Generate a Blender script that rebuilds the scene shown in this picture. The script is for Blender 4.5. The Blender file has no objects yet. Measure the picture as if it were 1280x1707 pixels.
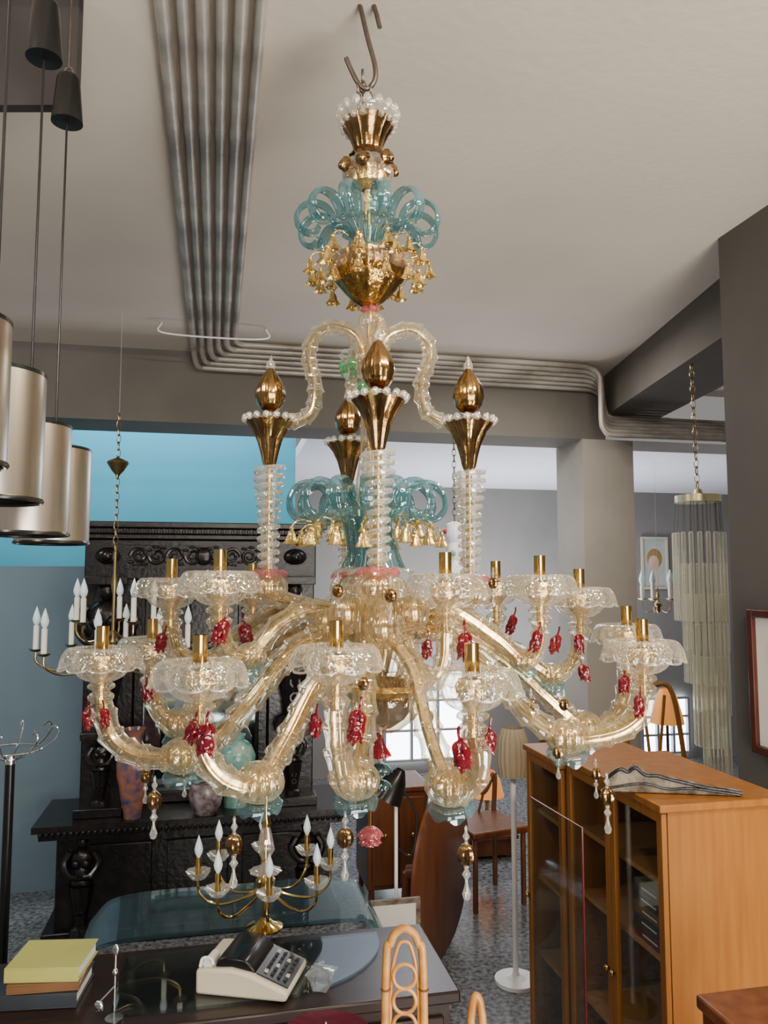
import bpy, math, random
from mathutils import Vector, Matrix
random.seed(7)
PI=math.pi; TAU=2*PI
sc=bpy.context.scene; COL=sc.collection
F=1300.0; EYE=2.0; PIT=math.atan((965-853.5)/F)
cp,sp=math.cos(PIT),math.sin(PIT)
def ray(px,py):
    a=(px-640)/F; b=-(py-853.5)/F
    return Vector((a, cp-b*sp, sp+b*cp))
def P(px,py,d):
    r=ray(px,py); r*=d/r.y
    return Vector((r.x,d,EYE+r.z))
def PZ(px,py,z):
    r=ray(px,py); r*=(z-EYE)/r.z
    return Vector((r.x,r.y,z))
AL=math.radians(12.15); ca,sa=math.cos(AL),math.sin(AL)
def RM(u,v,z=0): return Vector((u*ca-v*sa, u*sa+v*ca, z))
def UV(p): return (p.x*ca+p.y*sa, -p.x*sa+p.y*ca)
def PV(px,py,v):
    r=ray(px,py); r*=v/(-r.x*sa+r.y*ca)
    return Vector((r.x,r.y,EYE+r.z))

# ------------------------------------------------------------ mesh builder
def spline(pts,n=8):
    pts=[Vector(p) for p in pts]
    q=[pts[0]*2-pts[1]]+pts+[pts[-1]*2-pts[-2]]
    out=[]
    for i in range(1,len(q)-2):
        a,b,c,d=q[i-1],q[i],q[i+1],q[i+2]
        for k in range(n):
            t=k/n
            out.append(0.5*((2*b)+(c-a)*t+(2*a-5*b+4*c-d)*t*t+(3*b-a-3*c+d)*t**3))
    out.append(pts[-1]); return out
def resample(pts,step):
    out=[pts[0]]; acc=0
    for a,b in zip(pts,pts[1:]):
        L=(b-a).length
        if L<1e-9: continue
        t=step-acc
        while t<=L:
            out.append(a.lerp(b,t/L)); t+=step
        acc=(acc+L)%step
    return out
class MB:
    def __init__(s): s.v=[]; s.f=[]; s.m=Matrix.Identity(4)
    def add(s,vs,fs):
        o=len(s.v); m=s.m
        s.v+=[m@Vector(v) for v in vs]; s.f+=[[i+o for i in f] for f in fs]; return s
    def box(s,x0,x1,y0,y1,z0,z1):
        vs=[(x,y,z) for x in (x0,x1) for y in (y0,y1) for z in (z0,z1)]
        return s.add(vs,[(0,1,3,2),(4,6,7,5),(0,4,5,1),(2,3,7,6),(0,2,6,4),(1,5,7,3)])
    def lathe(s,prof,c=(0,0,0),n=24,fl=0,fn=0,tw=0):
        vs=[];fs=[];c=Vector(c)
        for j,(r,z) in enumerate(prof):
            for i in range(n):
                a=TAU*i/n+tw*j
                rr=r*(1+(fl*math.cos(fn*TAU*i/n) if fn else 0))
                vs.append(c+Vector((rr*math.cos(a),rr*math.sin(a),z)))
        for j in range(len(prof)-1):
            for i in range(n):
                k=(i+1)%n
                fs.append((j*n+i,j*n+k,(j+1)*n+k,(j+1)*n+i))
        return s.add(vs,fs)
    def cyl(s,c,r,z0,z1,n=20):
        return s.lathe([(0.0001,z0),(r,z0),(r,z1),(0.0001,z1)],c,n)
    def tube(s,pts,r,n=10,cap=True,fl=0,flat=1.0,updir=None,fn=0):
        pts=[Vector(p) for p in pts]; N=len(pts)
        if not hasattr(r,'__len__'): r=[r]*N
        t=(pts[1]-pts[0]).normalized()
        u=Vector(updir) if updir else (Vector((0,0,1)) if abs(t.z)<.9 else Vector((1,0,0)))
        vs=[];fs=[]
        for i in range(N):
            t=(pts[min(i+1,N-1)]-pts[max(i-1,0)])
            t=t.normalized() if t.length>1e-9 else Vector((0,0,1))
            u=(u-t*u.dot(t))
            u=u.normalized() if u.length>1e-6 else t.orthogonal().normalized()
            w=t.cross(u)
            for k in range(n):
                a=TAU*k/n; rr=r[i]*(1+(fl*math.cos(fn*a) if fn else (fl if k%2 else -fl)))
                vs.append(pts[i]+u*(math.cos(a)*rr)+w*(math.sin(a)*rr*flat))
        for i in range(N-1):
            for k in range(n):
                l=(k+1)%n
                fs.append((i*n+k,i*n+l,(i+1)*n+l,(i+1)*n+k))
        if cap:
            fs.append(tuple(range(n))[::-1]); fs.append(tuple((N-1)*n+k for k in range(n)))
        return s.add(vs,fs)
    def ell(s,c,rx,ry=None,rz=None,n=14,m=9,fl=0,fn=0):
        ry=rx if ry is None else ry; rz=rx if rz is None else rz
        c=Vector(c);vs=[];fs=[]
        for j in range(m+1):
            th=PI*j/m; st=max(math.sin(th),1e-3); z=-math.cos(th)*rz
            for i in range(n):
                a=TAU*i/n; q=1+(fl*math.cos(fn*a) if fn else 0)
                vs.append(c+Vector((rx*st*q*math.cos(a),ry*st*q*math.sin(a),z)))
        for j in range(m):
            for i in range(n):
                k=(i+1)%n; fs.append((j*n+i,j*n+k,(j+1)*n+k,(j+1)*n+i))
        return s.add(vs,fs)
    def prism(s,poly,y0,y1):          # polygon in xz, extruded along y
        n=len(poly)
        vs=[(x,y0,z) for x,z in poly]+[(x,y1,z) for x,z in poly]
        fs=[tuple(range(n)),tuple(range(2*n-1,n-1,-1))]+[(i,i+n,(i+1)%n+n,(i+1)%n) for i in range(n)]
        return s.add(vs,fs)
    def slab(s,poly,z0,z1):           # polygon in xy, extruded along z
        n=len(poly)
        vs=[(x,y,z0) for x,y in poly]+[(x,y,z1) for x,y in poly]
        fs=[tuple(range(n))[::-1],tuple(range(n,2*n))]+[(i,(i+1)%n,(i+1)%n+n,i+n) for i in range(n)]
        return s.add(vs,fs)
    def surf(s,fn,nu,nv,close=True):
        vs=[fn(i/nu,j/nv) for j in range(nv+1) for i in range(nu)]
        fs=[]
        for j in range(nv):
            for i in range(nu if close else nu-1):
                k=(i+1)%nu; fs.append((j*nu+i,j*nu+k,(j+1)*nu+k,(j+1)*nu+i))
        return s.add(vs,fs)
    def torus(s,c,R,r,axis='z',n=24,m=8,sx=1,sy=1):
        def fn(a,b):
            A=a*TAU;B=b*TAU
            x=(R+r*math.cos(B))*math.cos(A)*sx; y=(R+r*math.cos(B))*math.sin(A)*sy; z=r*math.sin(B)
            q={'z':(x,y,z),'y':(x,z,y),'x':(z,x,y)}[axis]
            return Vector(c)+Vector(q)
        return s.surf(fn,n,m)
    def chain(s,p0,p1,L=.03,r=.003,w=.55):
        p0=Vector(p0);p1=Vector(p1);n=max(1,int((p1-p0).length/(L*.8)))
        for i in range(n):
            c=p0.lerp(p1,(i+.5)/n)
            s.torus(c,L*.5,r,'y' if i%2 else 'x',14,5,w,1)
        return s
    def build(s,name,mat,parent=None,loc=None,bev=0,rz=0,sharp=38):
        me=bpy.data.meshes.new(name)
        vs=s.v
        if loc is not None:
            loc=Vector(loc); vs=[v-loc for v in vs]
        me.from_pydata([tuple(v) for v in vs],[],s.f); me.update()
        me.polygons.foreach_set('use_smooth',[True]*len(me.polygons))
        try: me.set_sharp_from_angle(angle=math.radians(sharp))
        except Exception: pass
        if mat: me.materials.append(mat)
        o=bpy.data.objects.new(name,me); COL.objects.link(o)
        if parent: o.parent=parent
        if loc is not None: o.location=loc
        if rz: o.rotation_euler.z=rz
        if bev:
            b=o.modifiers.new('bevel','BEVEL'); b.width=bev; b.segments=2; b.limit_method='ANGLE'
        return o
def tag(o,label,cat,group=None):
    o['label']=label;o['category']=cat
    if group:o['group']=group
    return o
def thing(name,label,cat,loc=(0,0,0),rz=0,group=None):
    o=bpy.data.objects.new(name,None); COL.objects.link(o); o.empty_display_size=.05
    o.location=loc;o.rotation_euler=(0,0,rz); return tag(o,label,cat,group)
def struct(name,mb,mat,bev=0):
    o=mb.build(name,mat,bev=bev);o['kind']='structure';return o
def kids(o): return [c for c in list(bpy.data.objects) if c.parent==o]
def cptree(o,parent=None):
    c=o.copy();COL.objects.link(c)
    if parent:c.parent=parent
    for ch in kids(o):cptree(ch,c)
    return c
def dup(o,loc,rz=0,parent=None):
    c=cptree(o,parent or o.parent);c.location=loc;c.rotation_euler=(0,0,rz);return c

# ------------------------------------------------------------ materials
def nt(name):
    m=bpy.data.materials.new(name);m.use_nodes=True;t=m.node_tree;t.nodes.clear()
    return m,t,t.nodes,t.links
def noise(t,scale,detail=4,obj=True):
    n=t.nodes.new('ShaderNodeTexNoise');n.inputs['Scale'].default_value=scale;n.inputs['Detail'].default_value=detail
    tc=t.nodes.new('ShaderNodeTexCoord');t.links.new(tc.outputs['Object'],n.inputs['Vector']);return n
def mat(name,col,rough=.5,metal=0,var=None,vs=6,bump=0,bs=60,emit=0,stretch=None,coat=0,trans=0,spec=.5):
    m,t,N,L=nt(name)
    o=N.new('ShaderNodeOutputMaterial');b=N.new('ShaderNodeBsdfPrincipled')
    L.new(b.outputs[0],o.inputs[0])
    b.inputs['Base Color'].default_value=(*col,1);b.inputs['Roughness'].default_value=rough;b.inputs['Metallic'].default_value=metal
    b.inputs['Specular IOR Level'].default_value=spec
    if coat:b.inputs['Coat Weight'].default_value=coat
    if trans:b.inputs['Transmission Weight'].default_value=trans
    if emit:
        b.inputs['Emission Color'].default_value=(*col,1);b.inputs['Emission Strength'].default_value=emit
    if var:
        n=noise(t,vs,6)
        if stretch:
            mp=N.new('ShaderNodeMapping');mp.inputs['Scale'].default_value=stretch
            L.new(n.inputs['Vector'].links[0].from_socket,mp.inputs['Vector']);L.new(mp.outputs[0],n.inputs['Vector'])
        r=N.new('ShaderNodeValToRGB');r.color_ramp.elements[0].position=.35;r.color_ramp.elements[1].position=.68
        r.color_ramp.elements[0].color=(*col,1);r.color_ramp.elements[1].color=(*var,1)
        L.new(n.outputs[0],r.inputs[0]);L.new(r.outputs[0],b.inputs['Base Color'])
    if bump:
        n=noise(t,bs,3);bp=N.new('ShaderNodeBump');bp.inputs['Strength'].default_value=bump;bp.inputs['Distance'].default_value=.01
        L.new(n.outputs[0],bp.inputs['Height']);L.new(bp.outputs[0],b.inputs['Normal'])
    return m
def glass(name,tint,edge,lo=.06,hi=.85,rough=.06,bump=0,bs=120,gloss=.5,quilt=0,refr=0,ior=1.25,blend=.35):
    m,t,N,L=nt(name)
    o=N.new('ShaderNodeOutputMaterial');mx=N.new('ShaderNodeMixShader')
    tr=N.new('ShaderNodeBsdfTransparent');tr.inputs[0].default_value=(*tint,1);body=tr
    if refr:
        gb=N.new('ShaderNodeBsdfGlass');gb.inputs['Color'].default_value=(*tint,1);gb.inputs['Roughness'].default_value=.0;gb.inputs['IOR'].default_value=ior
        m3=N.new('ShaderNodeMixShader');m3.inputs[0].default_value=refr
        L.new(tr.outputs[0],m3.inputs[1]);L.new(gb.outputs[0],m3.inputs[2]);body=m3
    gl=N.new('ShaderNodeBsdfGlossy');gl.inputs['Roughness'].default_value=rough;gl.inputs[0].default_value=(min(1,edge[0]*.4+.6),min(1,edge[1]*.4+.6),min(1,edge[2]*.4+.6),1)
    df=N.new('ShaderNodeBsdfDiffuse');df.inputs[0].default_value=(*edge,1)
    m2=N.new('ShaderNodeMixShader');m2.inputs[0].default_value=gloss
    L.new(df.outputs[0],m2.inputs[1]);L.new(gl.outputs[0],m2.inputs[2])
    lw=N.new('ShaderNodeLayerWeight');lw.inputs[0].default_value=blend
    mr=N.new('ShaderNodeMapRange');mr.inputs[3].default_value=lo;mr.inputs[4].default_value=hi
    L.new(lw.outputs['Facing'],mr.inputs[0]);fac=mr.outputs[0]
    tc=N.new('ShaderNodeTexCoord')
    if quilt:
        v=N.new('ShaderNodeTexVoronoi');v.feature='DISTANCE_TO_EDGE';v.inputs['Scale'].default_value=bs;L.new(tc.outputs['Object'],v.inputs['Vector'])
        q=N.new('ShaderNodeMapRange');q.inputs[1].default_value=0;q.inputs[2].default_value=.13;q.inputs[3].default_value=quilt;q.inputs[4].default_value=0
        L.new(v.outputs['Distance'],q.inputs[0])
        ad=N.new('ShaderNodeMath');ad.operation='ADD';ad.use_clamp=True;L.new(fac,ad.inputs[0]);L.new(q.outputs[0],ad.inputs[1]);fac=ad.outputs[0]
        bp=N.new('ShaderNodeBump');bp.inputs['Strength'].default_value=.6;bp.inputs['Distance'].default_value=.006
        L.new(v.outputs['Distance'],bp.inputs['Height']);L.new(bp.outputs[0],gl.inputs['Normal'])
    elif bump:
        n=noise(t,bs,2);bp=N.new('ShaderNodeBump');bp.inputs['Strength'].default_value=bump;bp.inputs['Distance'].default_value=.01
        L.new(n.outputs[0],bp.inputs['Height']);L.new(bp.outputs[0],gl.inputs['Normal'])
    L.new(fac,mx.inputs[0])
    L.new(body.outputs[0],mx.inputs[1]);L.new(m2.outputs[0],mx.inputs[2]);L.new(mx.outputs[0],o.inputs[0])
    return m
M={}
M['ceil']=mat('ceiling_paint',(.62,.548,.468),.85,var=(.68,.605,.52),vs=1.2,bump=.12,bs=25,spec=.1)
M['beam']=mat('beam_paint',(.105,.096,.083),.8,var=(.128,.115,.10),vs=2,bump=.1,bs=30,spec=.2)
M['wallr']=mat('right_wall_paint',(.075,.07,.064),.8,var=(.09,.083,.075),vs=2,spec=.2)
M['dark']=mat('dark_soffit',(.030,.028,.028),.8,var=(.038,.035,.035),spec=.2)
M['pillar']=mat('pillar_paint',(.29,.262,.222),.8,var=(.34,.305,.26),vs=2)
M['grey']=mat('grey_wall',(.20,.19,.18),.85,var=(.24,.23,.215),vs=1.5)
M['blue']=mat('blue_wall',(.045,.29,.41),.8,var=(.055,.33,.45),vs=1.2)
M['wall_shade']=mat('shaded_wall_blue',(.125,.185,.225),.8,var=(.15,.215,.255),vs=1.2)  # blue wall tone with the shade put into the colour
M['white']=mat('white_paint',(.78,.78,.84),.8,var=(.82,.82,.87))
M['floor']=mat('terrazzo',(.045,.048,.052),.18,var=(.22,.23,.24),vs=38)
M['pipe']=mat('painted_conduit',(.44,.405,.35),.40,.15,var=(.19,.165,.14),vs=3.5,bump=.2,bs=40)
M['window']=mat('daylight_glass',(.85,.93,1),.5,emit=10)
M['frame_grey']=mat('window_frame_paint',(.25,.26,.28),.5,var=(.3,.3,.32))
M['steel']=mat('brushed_steel',(.62,.55,.47),.30,1,var=(.44,.39,.33),vs=30,stretch=(1,1,.02))
M['black']=mat('black_plastic',(.006,.006,.006),.25,var=(.010,.010,.010),spec=.35)
M['iron']=mat('dark_iron',(.10,.085,.075),.45,.9,var=(.16,.12,.09),vs=30)
M['wire']=mat('thin_wire',(.40,.37,.33),.6,var=(.45,.42,.38))
M['chrome']=mat('chrome',(.75,.76,.78),.15,1,var=(.7,.7,.72))
M['gold']=mat('gold_foil',(.54,.32,.085),.22,1,var=(.22,.12,.032),vs=30,bump=.4,bs=55)
M['amber']=mat('amber_gold_glass',(.42,.24,.072),.17,1,var=(.19,.098,.030),vs=20,bump=.14,bs=50,coat=.6)
M['leaf']=mat('pale_gold_leaf',(.88,.64,.26),.22,.9,var=(.62,.42,.14),vs=45,bump=.3,bs=90)
M['core']=mat('inner_gold_tube',(.94,.77,.47),.16,.9,var=(.62,.44,.17),vs=70)
M['brass']=mat('brass',(.74,.50,.16),.12,1,var=(.56,.37,.11),vs=10)
M['oldbrass']=mat('old_brass',(.40,.29,.13),.3,1,var=(.28,.2,.09),vs=20)
M['clear']=glass('clear_glass',(.98,.975,.955),(.82,.77,.67),.04,.80,.02,.15,110,.76)
M['quilt']=glass('quilted_clear_glass',(.975,.96,.925),(.84,.77,.63),.04,.78,.03,.3,70,.70,quilt=.28)
M['rim']=glass('glass_rim',(.97,.96,.93),(.86,.82,.74),.22,.88,.02,0,60,.68)
M['cream']=glass('gold_dust_glass',(.985,.955,.88),(.82,.70,.46),.035,.84,.03,0,90,.74,refr=.25,ior=1.2,blend=.42)
M['smoke']=glass('pale_amber_glass',(.88,.79,.62),(.45,.34,.2),.25,.9,.06,.2,60,.65)
M['turq']=glass('turquoise_glass',(.60,.79,.81),(.14,.31,.35),.13,.85,.03,0,60,.62)
M['ruffturq']=glass('turquoise_leaf_glass',(.58,.78,.80),(.16,.36,.40),.16,.84,.03,0,60,.58)
M['darkleaf']=glass('dark_teal_leaf_glass',(.30,.48,.50),(.035,.10,.115),.45,.95,.05,0,60,.45)
M['green']=glass('green_glass',(.4,.8,.5),(.08,.4,.18),.4,.95,.06,0)
M['pink']=glass('pink_glass',(.92,.55,.53),(.62,.16,.19),.25,.9,.06,.2,60)
M['red']=glass('ruby_glass',(.42,.012,.030),(.20,.002,.012),.55,.97,.07,.2,130,.20)
M['desk_glass']=glass('tinted_sheet_glass',(.80,.88,.89),(.14,.22,.25),.03,.42,.02,0,gloss=.94)
M['table_glass']=glass('blue_slab_glass',(.66,.80,.84),(.20,.34,.39),.10,.62,.02,0,gloss=.80)
M['pane']=glass('pane_glass',(.93,.95,.94),(.3,.38,.38),.02,.20,.02,0,gloss=.92)
M['dish']=glass('dish_glass',(.95,.97,.97),(.75,.8,.8),.10,.6,.03,0,gloss=.7)
M['rod']=glass('rod_glass',(.98,.975,.92),(.95,.91,.76),.24,.95,.03,0,gloss=.55)
M['ebony']=mat('ebony_wood',(.0045,.0036,.0038),.26,var=(.013,.0095,.0092),vs=18,bump=.2,bs=40,spec=.42)
M['mirror']=mat('mirror',(.6,.68,.72),.05,1,var=(.58,.66,.7))
M['desk']=mat('mahogany_desk',(.016,.008,.0065),.28,var=(.028,.014,.010),vs=8,stretch=(1,10,10),spec=.35)
M['orange']=mat('teak',(.245,.086,.013),.42,var=(.31,.122,.022),vs=5,stretch=(6,6,.5),spec=.3)
M['orange2']=mat('teak_inside',(.40,.175,.05),.45,var=(.45,.21,.065),vs=5,stretch=(6,6,.5))
M['walnut']=mat('walnut',(.10,.031,.011),.35,var=(.15,.051,.018),vs=5,stretch=(6,6,.6),spec=.35)
M['lampshade']=mat('orange_lamp_shade',(.85,.32,.06),.6,var=(.80,.28,.05),emit=.6)
M['darkframe']=mat('dark_red_wood',(.045,.012,.009),.35,var=(.07,.019,.012),vs=8,spec=.3)
M['rattan']=mat('rattan',(.56,.27,.055),.35,var=(.36,.14,.03),vs=25)
M['ivory']=mat('ivory_plastic',(.58,.52,.385),.4,var=(.62,.56,.42))
M['paper']=mat('paper',(.68,.66,.60),.7,var=(.72,.70,.64))
M['candle']=mat('candle_tube',(.80,.76,.64),.5,var=(.84,.80,.70))
M['bulb']=mat('frosted_bulb',(.72,.83,.88),.15,var=(.76,.87,.92),coat=.3)
M['cover_y']=mat('yellow_green_cover',(.40,.39,.095),.6,var=(.44,.43,.125))
M['cover_k']=mat('dark_cover',(.02,.025,.032),.5,var=(.03,.036,.045))
M['cover_b']=mat('brown_cover',(.15,.065,.026),.5,var=(.19,.09,.036))
M['porcelain']=mat('porcelain',(.80,.82,.84),.15,var=(.85,.86,.88))
M['redpaint']=mat('red_spot_paint',(.45,.02,.04),.3,var=(.35,.015,.03))
M['imari']=mat('imari_pattern',(.30,.11,.045),.2,var=(.03,.05,.12),vs=20)
M['aqua']=mat('aqua_pattern',(.07,.28,.27),.2,var=(.34,.43,.36),vs=20)
M['famille']=mat('floral_pattern',(.28,.26,.25),.2,var=(.10,.045,.07),vs=26)
M['shade']=mat('cream_shade',(.32,.26,.175),.7,var=(.38,.31,.21))
M['skin']=mat('portrait_paint',(.72,.52,.38),.6,var=(.6,.4,.28))
M['canvas']=mat('portrait_background',(.52,.55,.50),.7,var=(.40,.46,.46),vs=9)
M['hair']=mat('portrait_hair',(.42,.24,.08),.6,var=(.3,.16,.05))
M['redframe']=mat('red_edge',(.09,.008,.010),.3,var=(.12,.010,.014))
M['whitem']=mat('white_enamel',(.80,.80,.78),.35,var=(.84,.84,.82))
M['giltwood']=mat('carved_wood',(.22,.17,.11),.5,var=(.035,.02,.011),vs=26,bump=.3,bs=70)
M['goldband']=mat('champagne_band',(.72,.60,.38),.3,.8,var=(.66,.53,.32))
M['purple']=mat('dark_red_glass',(.07,.006,.016),.08,var=(.09,.008,.022),coat=.5)

# ------------------------------------------------------------ room
CE=3.44; BB=2.98; RB=3.15; VB=8.0
def rbox(u0,u1,v0,v1,z0,z1):
    m=MB();m.m=Matrix.Rotation(AL,4,'Z');m.box(u0,u1,v0,v1,z0,z1);return m
struct('floor',rbox(-5,7,-2,VB+.2,-.1,0),M['floor'])
struct('ceiling',rbox(-5,7,-.4,5.4,CE,CE+.1),M['ceil'])
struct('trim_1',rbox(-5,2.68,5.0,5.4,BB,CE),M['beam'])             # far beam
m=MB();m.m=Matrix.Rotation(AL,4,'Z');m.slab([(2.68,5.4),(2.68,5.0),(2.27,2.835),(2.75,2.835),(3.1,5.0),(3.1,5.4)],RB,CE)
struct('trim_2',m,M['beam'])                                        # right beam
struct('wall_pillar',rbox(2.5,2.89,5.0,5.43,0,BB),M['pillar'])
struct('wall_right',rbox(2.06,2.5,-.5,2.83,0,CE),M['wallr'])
struct('ceiling_back',rbox(.62,7,5.4,VB+.2,BB,BB+.08),M['white'])
struct('ceiling_recess',rbox(-5,.62,5.4,6.5,3.7,3.78),M['white'])
struct('wall_back',rbox(-5,7,VB,VB+.2,0,BB),M['grey'])
struct('wall_left',rbox(-5,.62,6.3,6.5,0,3.7),M['blue'])
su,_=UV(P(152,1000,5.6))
struct('wall_shade_panel',rbox(-5,su+.5,5.55,5.65,0,P(60,945,5.5).z),M['wall_shade'])  # added panel, its darker blue stands in for shade low on the wall
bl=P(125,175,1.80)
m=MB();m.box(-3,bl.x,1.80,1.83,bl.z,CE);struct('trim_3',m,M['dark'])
for i,(p0,p1) in enumerate([((640,1120),(772,1262)),((1066,1165),(1146,1252))]):
    a=PV(p0[0],p0[1],VB-.04);b=PV(p1[0],p1[1],VB-.04)
    u0,_=UV(a);u1,_=UV(b);zb=max(.03,b.z)
    w=struct('window_%d'%(i+1),rbox(u0,u1,VB-.04,VB-.01,zb,a.z),M['window'])
    fm=MB();fm.m=Matrix.Rotation(AL,4,'Z')
    for k in range(4):
        u=u0+(u1-u0)*k/3;fm.box(u-.014,u+.014,VB-.09,VB-.041,zb,a.z)
    for k in range(4):
        z=zb+(a.z-zb)*k/3;fm.box(u0,u1,VB-.085,VB-.042,z-.011,z+.011)
    fm.build('window_frame',M['frame_grey'],w)
# conduits: along the ceiling, turn right in front of the beam, drop at the corner, carry on right
for i in range(6):
    u=.085-.048*i; z=CE-.026; r=.019 if i%2 else .0165
    y=4.70+.049*i; zz=CE-.026-.018*i; ud=2.49+.030*i; zb=RB-.024-.034*(5-i)
    pts=[RM(u,.9,z),RM(u,2.5,z),RM(u,4.0,z),RM(u,y-.22,z),RM(u+.004,y-.09,z*.6+zz*.4),RM(u+.022,y-.025,zz),RM(u+.06,y-.002,zz),RM(u+.14,y,zz),RM(1.2,y,zz)]
    pts+=[RM(ud-.25,y,zz),RM(ud-.07,y,zz-.012),RM(ud-.012,y,zz-.05),RM(ud,y,zz-.10),RM(ud,y,zb+.09),RM(ud+.02,y,zb+.03),RM(ud+.08,y,zb),RM(ud+.4,y,zb),RM(5,y,zb)]
    pts=resample(spline(pts,10),.03)
    m=MB();m.tube(pts,[r*(1.14 if (k%50)<2 else 1) for k in range(len(pts))],10)
    tag(m.build('conduit_pipe',M['pipe'],loc=pts[0]),'weathered paint-covered conduit pipe in the bundle along the ceiling and beam','pipe','conduit pipes along the ceiling')
m=MB();a=RM(-.32,4.45,CE-.058);b=RM(.26,4.45,CE-.058)
m.tube(spline([a+Vector((0,0,.056)),a,a.lerp(b,.5)-Vector((0,0,.012)),b,b+Vector((0,0,.056))],8),.005,6)
tag(m.build('pipe_bracket',M['whitem'],loc=a),'thin pale metal strap holding the ceiling pipes at the beam','bracket')

# ------------------------------------------------------------ hook and chain
D=1.85; S=D/F; CX=P(615,965,D).x
hk=MB()
pts=[P(588,-60,D),P(592,-10,D),P(600,10,D),P(612,60,D),P(625,110,D),P(624,135,D),P(612,148,D),P(598,140,D),P(586,118,D),P(577,97,D)]
hk.tube(spline(pts,8),.0062,8)
hk.tube(spline([P(618,-60,D),P(622,0,D),P(628,25,D),P(633,46,D)],6),.006,8)
hk.tube([P(588,-60,D),P(618,-60,D)],.005,8)
hk.tube([P(600,-62,D),P(600,-75,D)],.005,8)
tag(hk.build('ceiling_hook',M['iron'],loc=P(600,0,D)),'long bent dark iron hook carrying the big glass chandelier','hook')
ch=MB();ch.chain(P(604,118,D),P(606,190,D),.032,.0035,.5);ch.chain(P(618,140,D),P(616,190,D),.028,.003,.5);ch.chain(P(596,140,D),P(597,185,D),.028,.003,.5)
tag(ch.build('hanging_chain',M['iron'],loc=P(606,190,D)),'short iron chain links between the hook and the glass chandelier','chain')

# ------------------------------------------------------------ the big chandelier
ORG=Vector((CX,D,P(615,1480,D).z))
CH=thing('glass_chandelier','huge gold, clear and turquoise blown glass chandelier with many curved arms, filling the middle','chandelier',ORG)
def LC(px,py,d=D): return P(px,py,d)-ORG
def ZL(py,d=D): return P(615,py,d).z-ORG.z
def plathe(prof,n=32,fl=0,fn=0,cx=615,mb=None):
    mb=mb or MB(); c=LC(cx,900); mb.lathe([(r*S,ZL(y)) for r,y in prof],(c.x,0,0),n,fl,fn); return mb
def ringballs(mb,c,R,r,n,el=1.0):
    for i in range(n):
        a=TAU*i/n; mb.ell(Vector(c)+Vector((R*math.cos(a),R*math.sin(a),0)),r,r,r*el,8,6)
    return mb
X0=LC(612,900).x
m=plathe([(20,212),(40,206),(50,196),(52,190)],32,.05,16,612);ringballs(m,(X0,0,ZL(192)),.072,.010,16,1.3);ringballs(m,(X0,0,ZL(212)),.066,.008,18,1.0)
m.lathe([(.02,ZL(205)),(.016,ZL(190)),(.02,ZL(180)),(.002,ZL(176))],(X0,0,0),16)
m.build('top_rim',M['rim'],CH)
plathe([(46,208),(43,214),(33,228),(26,244),(24,252),(30,259),(34,264)],32,.04,16,612).build('top_trumpet',M['amber'],CH)
g=plathe([(20,262),(36,272),(43,287),(42,300),(34,312),(20,321)],48,.06,12,612).build('globe',M['clear'],CH)
plathe([(8,264),(24,276),(31,292),(26,308),(10,318)],48,.06,12,612).build('globe_lining',M['leaf'],g)
for a in (-150,-100,-40,20,80,140):
    m=MB();a=math.radians(a);c=Vector((X0+.060*math.cos(a),.060*math.sin(a),ZL(276 if a>-1.5 else 285)))
    m.ell(c,.016,.016,.020,12,8,.12,6);m.ell(c+Vector((.012*math.cos(a),.012*math.sin(a),-.006)),.010)
    m.build('gold_prunt',M['amber'],g)
plathe([(7,262),(7,430)],12,0,0,612).build('stem_core',M['leaf'],CH)
plathe([(24,321),(17,330),(17,345),(19,380),(24,410),(30,432)],32,.08,8,612).build('upper_neck',M['clear'],CH)
plathe([(4,428),(60,430),(67,436),(66,452),(56,470),(44,484),(34,494),(24,504),(12,511),(3,513)],48,.05,12,614).build('gold_bowl',M['gold'],CH)
plathe([(67,448),(78,438),(79,445),(70,462)],48,.04,12,614).build('outer_lip',M['clear'],CH)
plathe([(5,508),(14,514),(15,519),(6,523)],20,.15,8,616).build('red_collar',M['pink'],CH)
m=plathe([(8,521),(17,526),(20,540),(16,556),(13,575),(13,600),(13,660),(15,700),(16,760),(22,800),(26,850)],48,.08,12,617);m.build('lower_stem',M['cream'],CH,sharp=85)
plathe([(5,520),(5,1140)],10,0,0,616).build('stem_core',M['leaf'],CH)
g=plathe([(14,655),(26,640),(35,620),(36,600),(40,592),(36,588)],40,.06,10,605).build('flower_vase',M['clear'],CH)
m=MB()
for i in range(9):
    a=TAU*i/9;r=.05;c=Vector((LC(605,600).x+r*math.cos(a),r*math.sin(a),ZL(615)))
    m.ell(c,.010,.010,.016,8,6)
m.build('green_leaf_ring',M['green'],g)
m=MB();m.ell(LC(606,645,1.8),.014,.014,.014,10,7,.2,5);m.build('green_prunt',M['green'],g)
# fronds
def frond(r0,h,r1,rc,w,turn=400,end=.5):
    pts=[(r0,0,0),(r0+.008,0,h*.35),(r0+(r1-r0)*.5,0,h*.66),(r1,0,h-rc)]
    pts=spline(pts,6);
    k=32
    for i in range(1,k+1):
        t=i/k;a=PI-math.radians(turn)*t;q=rc*(1-(1-end)*t*t)
        cx=r1+rc;cz=h-rc
        pts.append(Vector((cx+q*math.cos(a)+.010*t*t,0.014*t,cz+q*math.sin(a)-.004*t)))
    m=MB();n=len(pts)
    m.tube(pts,[w*(.40+.60*min(1,i/20))*(1-.15*i/n) for i in range(n)],20,True,.11,2.6,(1,0,.1),8)
    return m
def crown(px,py,n,args,ph=0):
    c=LC(px,py);f0=frond(*args).build('glass_frond',M['turq'],CH,sharp=85)
    for i in range(n):
        o=f0 if i==0 else dup(f0,(0,0,0),0,CH)
        o.location=(c.x,0,c.z);o.rotation_euler.z=ph+TAU*i/n
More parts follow.
